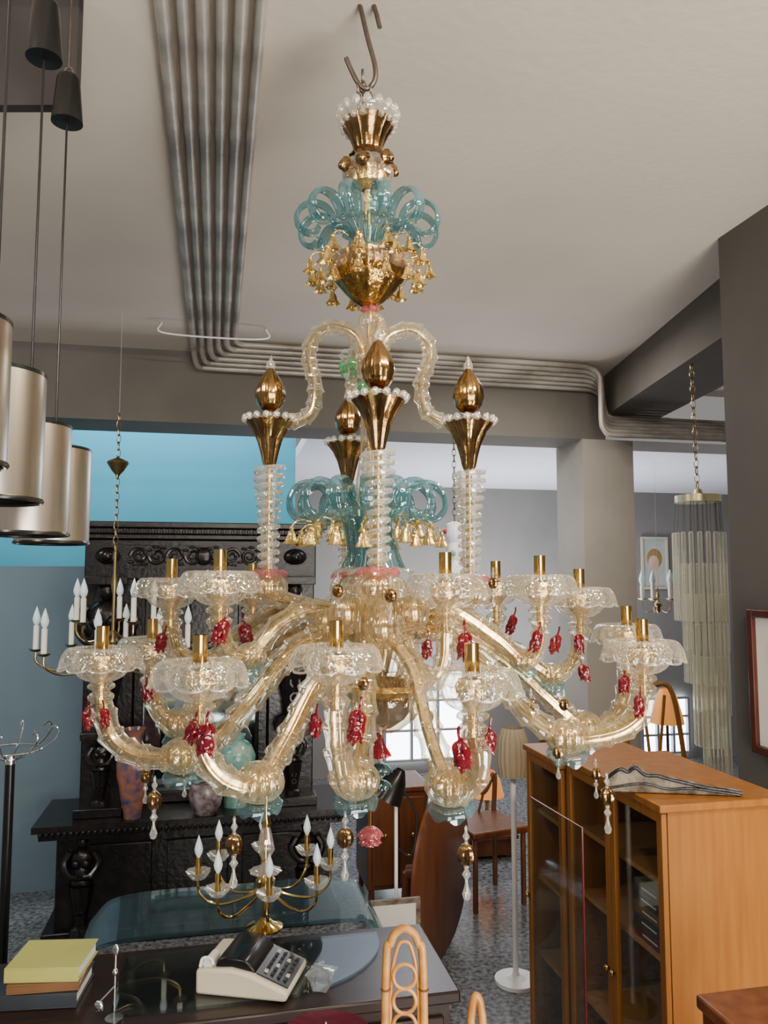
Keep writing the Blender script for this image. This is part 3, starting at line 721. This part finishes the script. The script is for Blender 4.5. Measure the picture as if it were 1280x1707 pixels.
m=MB();m.box(-1.03,-.01,.06,.40,.30,.308);m.build('lower_shelf',M['desk_glass'],GT)
# calculator
cpn=PZ(402,1660,ZT)
KA=thing('adding_machine','beige and black vintage adding machine on the dark desk','calculator',cpn,math.radians(-10));KA.scale=(.97,.88,.92)
m=MB();m.prism([(-.14,0),(.145,0),(.15,.03),(.03,.075),(-.03,.085),(-.14,.075)],-.02,.22);m.build('body',M['ivory'],KA,bev=.01)
m=MB();m.prism([(-.085,.078),(.045,.068),(.036,.088),(.01,.108),(-.055,.112),(-.08,.10)],.0,.205);m.build('top_cover',M['black'],KA,bev=.006)
m=MB();m.prism([(.046,.0715),(.145,.034),(.1455,.037),(.0465,.0745)],.0,.20);m.build('key_panel',M['black'],KA)
for i in range(4):
    for j in range(6):
        m=MB();x=.064+.020*i;z=.0745-(x-.0465)*.38;m.box(x,x+.010,.025+.028*j,.039+.028*j,z-.004,z+.003)
        m.build('key',M['cover_k'] if (i+2*j)%5 else M['ivory'],KA)
m=MB();m.m=Matrix.Translation((-.108,.0,.088))@Matrix.Rotation(-PI/2,4,'X');m.cyl((0,0,0),.015,0,.07,20);m.build('paper_roll',M['paper'],KA)
m=MB();m.tube(spline([(-.13,-.005,.08),(-.122,-.005,.105),(-.098,-.005,.108),(-.088,-.005,.09)],5),.005,8);m.build('roll_holder',M['whitem'],KA)
# dish
dp=PZ(536,1648,ZT);T=thing('glass_dish','small square clear glass dish with a lid on the desk','dish',dp,.5)
m=MB();m.lathe([(.001,.001),(.030,.001),(.040,.03),(.055,.05),(.05,.05),(.036,.03)],(0,0,0),4);m.build('bowl',M['dish'],T)
m=MB();m.lathe([(.05,.052),(.03,.058),(.006,.062),(.010,.074),(.001,.08)],(0,0,0),4);m.build('lid',M['dish'],T)
# books
def book(name,label,p,rz,w,d,h,mt):
    T=thing(name,label,'book',p,rz,None);m=MB();m.box(-w/2,w/2,-d/2,d/2,0,.004);m.box(-w/2,w/2,-d/2,d/2,h-.004,h);m.box(-w/2,w/2,-d/2,-d/2+.004,.004,h-.004);m.build('cover',mt,T,bev=.001)
    m=MB();m.box(-w/2+.004,w/2-.006,-d/2+.0045,d/2-.006,.0042,h-.0042);m.build('pages',M['paper'],T);return T
bp=PZ(84,1655,ZD)
book('book','dark thick book at the bottom of the pile on the left of the desk',bp+Vector((-.02,0,0.001)),.1,.24,.19,.04,M['cover_k'])
book('book','pale brown-edged book in the middle of the pile on the left of the desk',bp+Vector((0,.0,.042)),.15,.20,.17,.025,M['cover_b'])
book('book','yellow-green covered book topmost of the pile on the left of the desk',bp+Vector((.0,.01,.068)),.05,.21,.18,.04,M['cover_y'])
# silver stand
p0=PZ(190,1700,ZD);T=thing('metal_stand','thin silver rod stand with leaf-shaped tips at the left of the desk','stand',p0)
m=MB();h=P(190,1590,p0.y).z-p0.z;m.tube([(0,0,0),(0,0,h)],.0025,8);m.cyl((0,0,0),.025,0.001,.006,20);m.tube([(0,0,.09),(-.04,-.01,.05)],.0025,6);m.build('rod',M['chrome'],T)
for cc_ in ((0,0,h+.01,.009,.004,.016),(0,0,h*.72,.008,.008,.010),(-.04,-.01,.04,.014,.006,.016)):
    m=MB();m.ell(cc_[:3],*cc_[3:]);m.build('leaf_finial',M['chrome'],T)
# plate
p0=PZ(543,1737,ZT)
T=thing('glass_plate','dark red glass plate with a pale centre spike at the bottom edge','plate',p0);m=MB();m.lathe([(.001,.004),(.06,.006),(.12,.018),(.122,.016),(.06,.001),(.001,0.0005)],(0,0,0),48);m.build('plate',M['purple'],T)
m=MB();m.lathe([(.006,.006),(.005,.03),(.001,.05)],(0,0,0),12);m.build('spike',M['porcelain'],T)
# rattan chairs
def rattan(px,ytop,d,w,label):
    b=P(px,ytop,d);H=b.z;T=thing('rattan_chair',label,'chair',(b.x,b.y,0))
    m=MB();pts=spline([(-w*.52,0,0),(-w*.50,0,.5),(-w*.46,0,H-.12),(-w*.33,0,H-.035),(-w*.12,0,H-.009),(w*.12,0,H-.009),(w*.33,0,H-.035),(w*.46,0,H-.12),(w*.50,0,.5),(w*.52,0,0)],10)
    m.tube(pts,.0088,12);m.build('back_hoop',M['rattan'],T)
    if w>.05:
        m=MB();m.tube(spline([(-w*.36,.004,H-.34),(-w*.33,.004,H-.13),(-w*.18,.004,H-.05),(0,.004,H-.034),(w*.18,.004,H-.05),(w*.33,.004,H-.13),(w*.36,.004,H-.34)],8),.0042,8);m.build('inner_hoop',M['rattan'],T)
        for k in range(4):
            m=MB();m.torus((0,0.0,H-.105-.050*k),w*.25,.0038,'y',24,8,1.1,1.15);m.build('cane_ring',M['rattan'],T)
    for s_ in(-1,1):
        for zz in(H-.13,H-.24):
            m=MB();m.torus((s_*w*.465,0,zz),.0092,.0022,'z',14,6);m.build('binding',M['walnut'],T)
    m=MB();m.box(-w*.8,w*.8,-.02,.35,.42,.45);m.build('seat',M['rattan'],T,bev=.008)
    for sx in(-1,1):
        m=MB();m.tube([(sx*w*.7,.33,0),(sx*w*.7,.33,.43)],.012,8);m.build('leg',M['rattan'],T)
rattan(674,1543,1.75,.088,'golden rattan chair back with looped rings in front of the desk')
rattan(794,1656,1.80,.030,'narrow rattan chair top at the bottom edge right of the desk')

# ------------------------------------------------------------ bookcases
def bookcase(label,u0,v0,du,dv,h,shelves,nd=2):
    T=thing('bookcase',label,'bookcase',RM(u0,v0,0),AL)
    t=.022
    m=MB();m.box(0.02,du,0,t,0.06,h-.025);m.box(0.02,du,dv-t,dv,.06,h-.025);m.box(.02,du,t,dv-t,.06,.085);m.box(.04,du-.02,.03,dv-.03,0,.06);m.build('carcass',M['orange'],T,bev=.002)
    m=MB();m.box(du-.012,du,t,dv-t,.085,h-.025);m.build('back_panel',M['orange'],T)
    m=MB();m.box(-.012,du+.008,-.012,dv+.012,h-.025,h);m.build('top',M['orange'],T,bev=.004)
    for z in shelves:
        m=MB();m.box(.04,du-.014,t+.001,dv-t-.001,z-.018,z);m.build('shelf',M['orange2'],T)
    for k in range(nd):
        y0=k*dv/nd+.002;y1=(k+1)*dv/nd-.002;b=.032
        m=MB();m.box(0,.018,y0,y0+b,.07,h-.03);m.box(0,.018,y1-b,y1,.07,h-.03);m.box(0,.018,y0+b,y1-b,.07,.07+b*1.3);m.box(0,.018,y0+b,y1-b,h-.03-b,h-.03)
        o=m.build('door',M['orange'],T,bev=.002)
        m=MB();m.box(.007,.011,y0+b,y1-b,.07+b*1.3,h-.03-b);m.build('pane',M['pane'],o)
        m=MB();m.ell((-.012,(y1-.017 if k==0 else y0+.017),h*.5),.011);m.build('knob',M['brass'],o)
    return T
bookcase('near teak bookcase with glass doors, its orange side facing forward',1.37,2.26,.44,.68,1.30,(.42,.80,1.04))
bookcase('farther narrow teak bookcase with glass door, behind the near one',1.36,2.965,.44,.36,1.27,(.40,.72,1.0),1)
labs=['topmost dark book of the flat stack in the near bookcase','second dark book from the top in the bookcase stack','brown middle book of the flat stack in the near bookcase','fourth dark book from the top in the bookcase stack','bottom dark red book of the flat stack in the near bookcase']
z=.801
for k in range(5):
    p=RM(1.37+.115,2.26+.15+.004*(k%2),z)
    T=book('book',labs[4-k],p,AL-PI/2,.22,.14,.037,M[['redframe','cover_k','cover_b','cover_k','cover_k'][k]])
    m=MB();m.box(-.06,.03,-.0708,-.0702,.015,.020);m.build('spine_label',M['paper'],T)
    z+=.0375
# carved pelmet
p0=P(1122,1312,2.62);p0.z=1.302
T=thing('carved_pelmet','dark and pale carved wooden pelmet with an irregular crest lying on top of the bookcase','ornament',p0,math.radians(-8))
poly=[(-.21,0),(.21,0),(.215,.014),(.18,.024),(.15,.020),(.12,.03),(.09,.028),(.06,.042),(.03,.040),(0,.052),(-.03,.048),(-.06,.062),(-.085,.06),(-.10,.082),(-.13,.086),(-.145,.072),(-.17,.078),(-.19,.062),(-.215,.048)]
m=MB();m.prism(poly,-.012,.012);m.build('board',M['giltwood'],T,bev=.003)
m=MB()
m.tube(spline([(-.21,-.013,.046),(-.17,-.014,.074),(-.145,-.014,.066),(-.12,-.014,.08),(-.09,-.014,.058),(-.05,-.014,.056),(-.01,-.014,.046),(.04,-.014,.036),(.10,-.014,.024),(.16,-.014,.018),(.21,-.013,.010)],6),.0055,7)
m.tube(spline([(-.21,-.013,.012),(-.10,-.014,.03),(-.02,-.014,.016),(.06,-.014,.020),(.2,-.013,.005)],6),.004,7)
m.build('carving',M['ebony'],T)
# red-edged glass screen
a=P(885,1340,2.72);b=P(970,1368,2.40);a0=Vector((a.x,a.y,0))
T=thing('glass_screen','tall glass sheet with a thin dark red edge standing before the bookcases','glass sheet',a0)
b1=Vector((b.x,b.y,0))-a0;h=(a.z+b.z)/2
m=MB();nrm=Vector((b1.y,-b1.x,0)).normalized()*.003
vs=[Vector((0,0,.0)),b1+Vector((0,0,.0)),b1+Vector((0,0,h)),Vector((0,0,h))]
m.add([v-nrm for v in vs]+[v+nrm for v in vs],[(0,1,2,3),(7,6,5,4),(0,4,5,1),(1,5,6,2),(2,6,7,3),(3,7,4,0)]);m.build('pane',M['pane'],T)
m=MB();m.tube([b1+Vector((0,0,0)),b1+Vector((0,0,h)),Vector((0,0,h))],.0036,6);m.build('red_edge',M['redframe'],T)

# ------------------------------------------------------------ mid-ground
fl=PZ(860,1637,0)
T=thing('floor_lamp','slim white floor lamp with a cream pleated shade and round base','floor lamp',fl)
hs=P(862,1300,fl.y).z
m=MB();m.cyl((0,0,0),.105,0,.018,36);m.lathe([(.05,.018),(.02,.035),(.012,.06)],(0,0,0),20);m.build('base',M['whitem'],T)
m=MB();m.cyl((0,0,0),.014,.02,hs+.2,12);m.build('pole',M['whitem'],T)
m=MB();m.lathe([(.066,hs+.02),(.080,hs+.10),(.074,hs+.20),(.052,hs+.26)],(0,0,0),60,.05,20);m.build('lamp_shade',M['shade'],T)
f2=P(660,1300,3.6)
T=thing('floor_lamp','thin pole lamp with a black conical head left of the round table','floor lamp',(f2.x,f2.y,0))
m=MB();m.cyl((0,0,0),.008,.02,f2.z,10);m.build('pole',M['whitem'],T)
m=MB();m.cyl((0,0,0),.11,0,.02,28);m.build('base',M['black'],T)
m=MB();m.m=Matrix.Translation((.0,0,f2.z))@Matrix.Rotation(.5,4,'Y');m.lathe([(.02,.05),(.05,0),(.075,-.09),(.07,-.09)],(0,0,0),24);m.build('lamp_head',M['black'],T)
m=MB();m.tube(spline([(.02,0,f2.z-.03),(.09,0,f2.z-.15),(.07,0,f2.z-.32),(.01,0,f2.z-.30)],6),.005,6);m.build('cord',M['black'],T)
# round table tilted
rt=PZ(738,1590,0);T=thing('round_table','round brown wooden table top tipped upright on the floor','table',rt,math.radians(66))
R=P(738,1312,rt.y).z/2
m=MB();m.m=Matrix.Translation((0,0,R))@Matrix.Rotation(PI/2,4,'X');m.lathe([(.001,.018),(R-.02,.018),(R,.008),(R,-.008),(R-.02,-.018),(.001,-.018)],(0,0,0),64);m.build('table_top',M['walnut'],T)
m=MB();m.tube([(0,.02,R),(0,.20,R*.9)],.04,14);m.lathe([(.06,0),(.05,.06)],(0,.22,0),14);m.tube([(0,.20,R*.9),(0,.22,.05)],.03,10);m.build('pedestal',M['walnut'],T)
def boxfurn(name,label,cat,px0,px1,ytop,d,depth,mt,leg=.1,nd=2):
    a=P(px0,ytop,d);b=P(px1,ytop,d);w=(b.x-a.x);h=a.z
    T=thing(name,label,cat,((a.x+b.x)/2,d,0),AL)
    m=MB();m.box(-w/2,w/2,0,depth,leg,h-.03);m.build('body',mt,T,bev=.005)
    m=MB();m.box(-w/2-.015,w/2+.015,-.015,depth,h-.03,h);m.build('top',mt,T,bev=.006)
    for k in range(nd):
        m=MB();x0=-w/2+.02+k*(w-.04)/nd;m.box(x0+.006,x0+(w-.04)/nd-.006,-.014,0,leg+.03,h-.06);o=m.build('door',mt,T,bev=.004);m=MB();m.ell((x0+(w-.04)/nd/2,-.02,h*.6),.014);m.build('knob',M['brass'],o)
    for x in(-1,1):
        for y in(.03,depth-.03):
            m=MB();m.tube([(x*(w/2-.03),y,0),(x*(w/2-.03),y,leg)],.018,8);m.build('leg',mt,T)
    return T
boxfurn('sideboard','reddish brown wooden sideboard behind the thin pole lamp','cabinet',612,716,1312,4.98,.4,M['walnut'])
boxfurn('wooden_cabinet','brown wooden cabinet corner at the bottom right edge, nearest the viewer','cabinet',1222,1480,1698,1.72,.14,M['walnut'])
a=P(770,1395,5.75);b=P(868,1395,5.75)
T=thing('writing_table','brown wooden writing table in the back behind the white floor lamp','table',((a.x+b.x)/2,5.75,0),AL)
w=b.x-a.x;m=MB();m.box(-w/2,w/2,0,.5,a.z-.03,a.z);m.build('top',M['walnut'],T,bev=.005)
m=MB();m.box(-w/2+.03,w/2-.03,.02,.48,a.z-.14,a.z-.031);m.build('apron',M['walnut'],T)
for x in(-1,1):
    for y in(.04,.46):
        m=MB();m.tube([(x*(w/2-.04),y,0),(x*(w/2-.04),y,a.z-.14)],.02,8);m.build('leg',M['walnut'],T)
tz=a.z
def woodchair(px,ytop,d,label,mt,rz):
    b=P(px,ytop,d);H=b.z;T=thing('wooden_chair',label,'chair',(b.x,b.y,0),rz)
    m=MB();m.box(-.2,.2,-.2,.2,.43,.47);m.build('seat',mt,T,bev=.01)
    for x in(-.17,.17):
        for y in(-.17,.17):
            m=MB();m.tube([(x,y,0),(x,y,.43)],.017,8);m.build('leg',mt,T)
    m=MB();m.tube(spline([(-.17,.18,.45),(-.19,.2,.7),(-.12,.22,H-.05),(0,.22,H),(.12,.22,H-.05),(.19,.2,.7),(.17,.18,.45)],6),.016,8)
    m.tube(spline([(-.06,.19,.46),(-.11,.21,.62),(-.03,.215,.75),(-.07,.22,H-.06)],6),.01,6);m.tube(spline([(.06,.19,.46),(.11,.21,.62),(.03,.215,.75),(.07,.22,H-.06)],6),.01,6)
    m.build('lyre_back',mt,T)
woodchair(1090,1150,5.0,'orange lyre-backed wooden chair behind the bookcases',M['orange'],-.3)
woodchair(808,1325,5.1,'brown wood chair at the back left of the white floor lamp',M['walnut'],.4)
boxfurn('chest','brown chest of drawers between the pillar and the bookcases','cabinet',935,1010,1225,4.6,.34,M['walnut'])
tp=P(812,1394,6.0)
T=thing('table_lamp','small orange shaded table lamp on the back writing table','lamp',(tp.x,tp.y,tz+.001))
m=MB();m.lathe([(.001,0),(.07,0),(.07,.015),(.02,.03),(.015,.16),(.03,.2),(.012,.24)],(0,0,0),24);m.build('base',M['brass'],T)
m=MB();m.lathe([(.13,.22),(.10,.34),(.06,.40)],(0,0,0),32);m.build('lamp_shade',M['lampshade'],T)
# orange shaded floor lamp by the right window
p0=P(1112,1205,6.2);T=thing('floor_lamp','orange shaded lamp on a dark pole beside the right back window','floor lamp',(p0.x,p0.y,0))
m=MB();m.cyl((0,0,0),.12,0,.02,28);m.cyl((0,0,0),.012,.02,p0.z+.1,10);m.build('pole',M['iron'],T)
m=MB();m.lathe([(.13,p0.z),(.12,p0.z+.05),(.08,p0.z+.2),(.05,p0.z+.26)],(0,0,0),32,.04,8);m.build('lamp_shade',M['lampshade'],T)
# ------------------------------------------------------------ right side
pl=P(1163,832,4.1)
T=thing('rod_chandelier','tall chandelier of long hanging glass rods in stepped tiers, on the right','chandelier',pl)
m=MB();m.cyl((0,0,0),.116,-.018,.018,40);m.lathe([(.03,.018),(.02,.05),(.004,.06)],(0,0,0),16);m.build('ceiling_plate',M['goldband'],T)
m=MB();m.chain((0,0,.05),(-.01,0,RB-pl.z),.05,.003,.5);m.build('chain',M['oldbrass'],T)
NR=56;rods=[]
for i in range(NR):
    # a spiral: tiers drop as the turn goes round and inwards
    t=i/(NR-1);a=2.6+TAU*3*t;r=.126-.070*t
    tier=int(t*6); z0=-.18-.16*tier; L=.46
    rods.append((r*math.cos(a)+.055*t,r*math.sin(a),z0,L))
m=MB();m.lathe([(.0001,-.46),(.0112,-.455),(.0120,-.23),(.0112,0),(.0001,.003)],(0,0,0),12);r0=m.build('glass_rod',M['rod'],T)
for i,(x,y,z0,L) in enumerate(rods):
    o=r0 if i==0 else dup(r0,(0,0,0),0,T);o.location=(x,y,z0)
m=MB()
for i,(x,y,z0,L) in enumerate(rods):
    if i%2==0:m.tube([(x*.9,y*.9,-.01),(x,y,z0)],.0013,4)
m.build('rod_wires',M['iron'],T)
# wall pictures
pa=P(1238,1015,3.1)
T=thing('framed_picture','dark framed picture with pale mat on the right wall, cut by the frame','picture',RM(2.055,2.7,1.3),AL)
z0,z1=P(1245,1250,3.1).z-1.3,pa.z-1.3
m=MB();m.box(-.03,0,-.75,-.72,z0,z1);m.box(-.03,0,-.03,0,z0,z1);m.box(-.03,0,-.72,-.03,z0,z0+.03);m.box(-.03,0,-.72,-.03,z1-.03,z1);m.build('frame',M['darkframe'],T,bev=.003)
m=MB();m.box(-.012,-.002,-.72,-.03,z0+.03,z1-.03);m.build('mat_board',M['paper'],T)
m=MB();m.box(-.014,-.0121,-.62,-.10,z0+.13,z1-.12);m.build('print',M['cover_b'],T)
p0=PV(1066,895,VB);p1=PV(1113,982,VB);pu,pv=UV((p0+p1)/2);W=(UV(p1)[0]-UV(p0)[0])/2;H=(p0.z-p1.z)/2
T=thing('portrait_painting','painted portrait of a woman in a pale frame on the back wall','painting',RM(pu,VB-.005,(p0.z+p1.z)/2),AL)
m=MB();m.box(-W,W,-.03,0,-H,-H+.025);m.box(-W,W,-.03,0,H-.025,H);m.box(-W,-W+.025,-.03,0,-H+.025,H-.025);m.box(W-.025,W,-.03,0,-H+.025,H-.025);m.build('frame',M['ivory'],T,bev=.003)
m=MB();m.box(-W+.025,W-.025,-.012,-.002,-H+.025,H-.025);m.build('canvas',M['canvas'],T)
k=H/.29
m=MB();m.ell((-.01*k,-.014,-.0),.065*k,.004,.09*k,20,10);m.prism([(-.03*k,-.08*k),(.02*k,-.08*k),(.05*k,-.25*k),(-.08*k,-.25*k)],-.015,-.0125);m.build('painted_face',M['skin'],T)
m=MB();m.ell((.0,-.0125,.05*k),.095*k,.003,.11*k,20,10);m.build('painted_hair',M['hair'],T)
# porcelain pendant
pp_=P(758,945,5.15)
T=thing('porcelain_pendant','white porcelain hanging ornament with red and blue spots behind the glass chandelier','ornament',pp_)
k=2.0
m=MB();m.lathe([(r*k,z*k) for r,z in[(.002,-.14),(.02,-.13),(.03,-.10),(.018,-.08),(.03,-.05),(.05,-.02),(.03,.0),(.018,.02),(.03,.05),(.022,.08),(.035,.11),(.028,.14),(.006,.15)]],(0,0,0),28);m.build('body',M['porcelain'],T)
for i in range(10):
    a=-i*2.4;z=-.1+.024*i
    m=MB();m.ell((.032*k*math.cos(a),.032*k*math.sin(a),z*k),.010*k,.010*k,.010*k,8,6);m.build('flower',M['redpaint'] if i%2 else M['aqua'],T)
m=MB();m.chain((0,0,.15*k),(0,0,BB-pp_.z),.05,.004,.5);m.build('chain',M['oldbrass'],T)
# coat rack left
cr=P(18,1250,2.95);T=thing('coat_rack','chrome coat rack with splayed hooks on a dark pole at the left edge','rack',(cr.x,cr.y,0))
m=MB();m.cyl((0,0,0),.017,.02,cr.z-.03,14);m.cyl((0,0,0),.13,0,.02,30);m.build('pole',M['black'],T)
m=MB();m.torus((0,0,cr.z+.0),.105,.0035,'z',36,6);m.cyl((0,0,0),.02,cr.z-.05,cr.z-.02,16)
m.build('ring_top',M['chrome'],T)
for i in range(8):
    a=TAU*i/8+.2;ca_,sa_=math.cos(a),math.sin(a)
    m=MB();m.tube(spline([(q*ca_,q*sa_,cr.z+zz) for q,zz in((.018,-.035),(.08,-.012),(.13,.015),(.165,.055),(.150,.082),(.130,.070))],5),.0034,6)
    m.build('hook',M['chrome'],T)
# leaning frame
a=P(655,1500,3.42);b=P(655,1560,3.42)
T=thing('picture_frame','small white framed print standing behind the desk','picture',(a.x,3.42,.0),AL)
zb=b.z;H=a.z-b.z
m=MB();m.box(-.12,.12,0,.015,zb,zb+.02);m.box(-.12,.12,0,.015,zb+H-.02,zb+H);m.box(-.12,-.10,0,.015,zb+.02,zb+H-.02);m.box(.10,.12,0,.015,zb+.02,zb+H-.02);m.box(-.09,-.07,.016,.03,0,zb+H-.02);m.box(.07,.09,.016,.03,0,zb+H-.02);m.build('frame',M['giltwood'],T)
m=MB();m.box(-.10,.10,.002,.010,zb+.02,zb+H-.02);m.build('print',M['paper'],T)

# ------------------------------------------------------------ lights
def area(name,loc,target,sx,sy,power,col=(1,1,1)):
    l=bpy.data.lights.new(name,'AREA');l.shape='RECTANGLE';l.size=sx;l.size_y=sy;l.energy=power;l.color=col
    o=bpy.data.objects.new(name,l);COL.objects.link(o);o.location=loc
    o.rotation_euler=(Vector(target)-Vector(loc)).to_track_quat('-Z','Y').to_euler();return o
area('front_fill_light',RM(1.0,-2.2,1.6),RM(.7,2.5,2.1),2.4,1.6,160,(1,.945,.865))  # added fill behind the camera, lights everything from the front
area('glint_light',RM(1.4,.5,3.38),RM(.8,2.2,1.0),1.2,.05,72,(1,.86,.64))  # three added strip lights, unseen, for glints on glass and gold
area('glint_light',RM(-1.0,1.0,3.38),RM(-.3,1.9,1.0),.05,1.2,42,(1,.88,.70))
area('glint_light',RM(.2,-.4,3.3),RM(.3,1.8,1.4),.05,.8,34,(1,.92,.80))
area('ceiling_fill_light',RM(1.6,-.3,.6),RM(2.1,3.6,3.44),1.2,.8,88,(1,.93,.84))  # added upward fill, low behind the camera, brightens the ceiling
area('blue_wall_light',RM(-1.0,5.7,3.6),RM(-1.0,6.3,2.9),3.4,.2,50,(.88,.95,1))
area('back_room_up_fill',RM(2.6,6.8,.9),RM(2.6,6.9,2.9),2.2,1.2,95,(.92,.94,1))  # added upward fill that brightens the back room ceiling
area('back_room_down_fill',RM(2.2,6.4,2.9),RM(2.2,6.4,0),1.6,.4,50,(.95,.96,1))  # added downward fill for the back room, not a fixture
area('left_fill_light',RM(-2.4,3.0,3.38),RM(-2.2,4.2,1.2),1.0,.1,44,(.95,.97,1))  # added fill for the left side and carved cabinet, not a fixture
area('rod_fill_light',RM(1.75,4.1,3.3),RM(1.95,4.1,1.0),.5,.1,26,(1,.97,.90))  # added fill so the hanging glass rods read brighter
w=bpy.data.worlds.new('world');sc.world=w;w.use_nodes=True
w.node_tree.nodes['Background'].inputs[0].default_value=(1,.965,.92,1);w.node_tree.nodes['Background'].inputs[1].default_value=.27
# ------------------------------------------------------------ camera
cd=bpy.data.cameras.new('camera');co=bpy.data.objects.new('camera',cd);COL.objects.link(co)
co.location=(0,0,EYE);co.rotation_euler=(PI/2+PIT,0,0);cd.sensor_fit='AUTO';cd.sensor_width=36;cd.lens=F/1707*36;cd.clip_start=.05
sc.camera=co
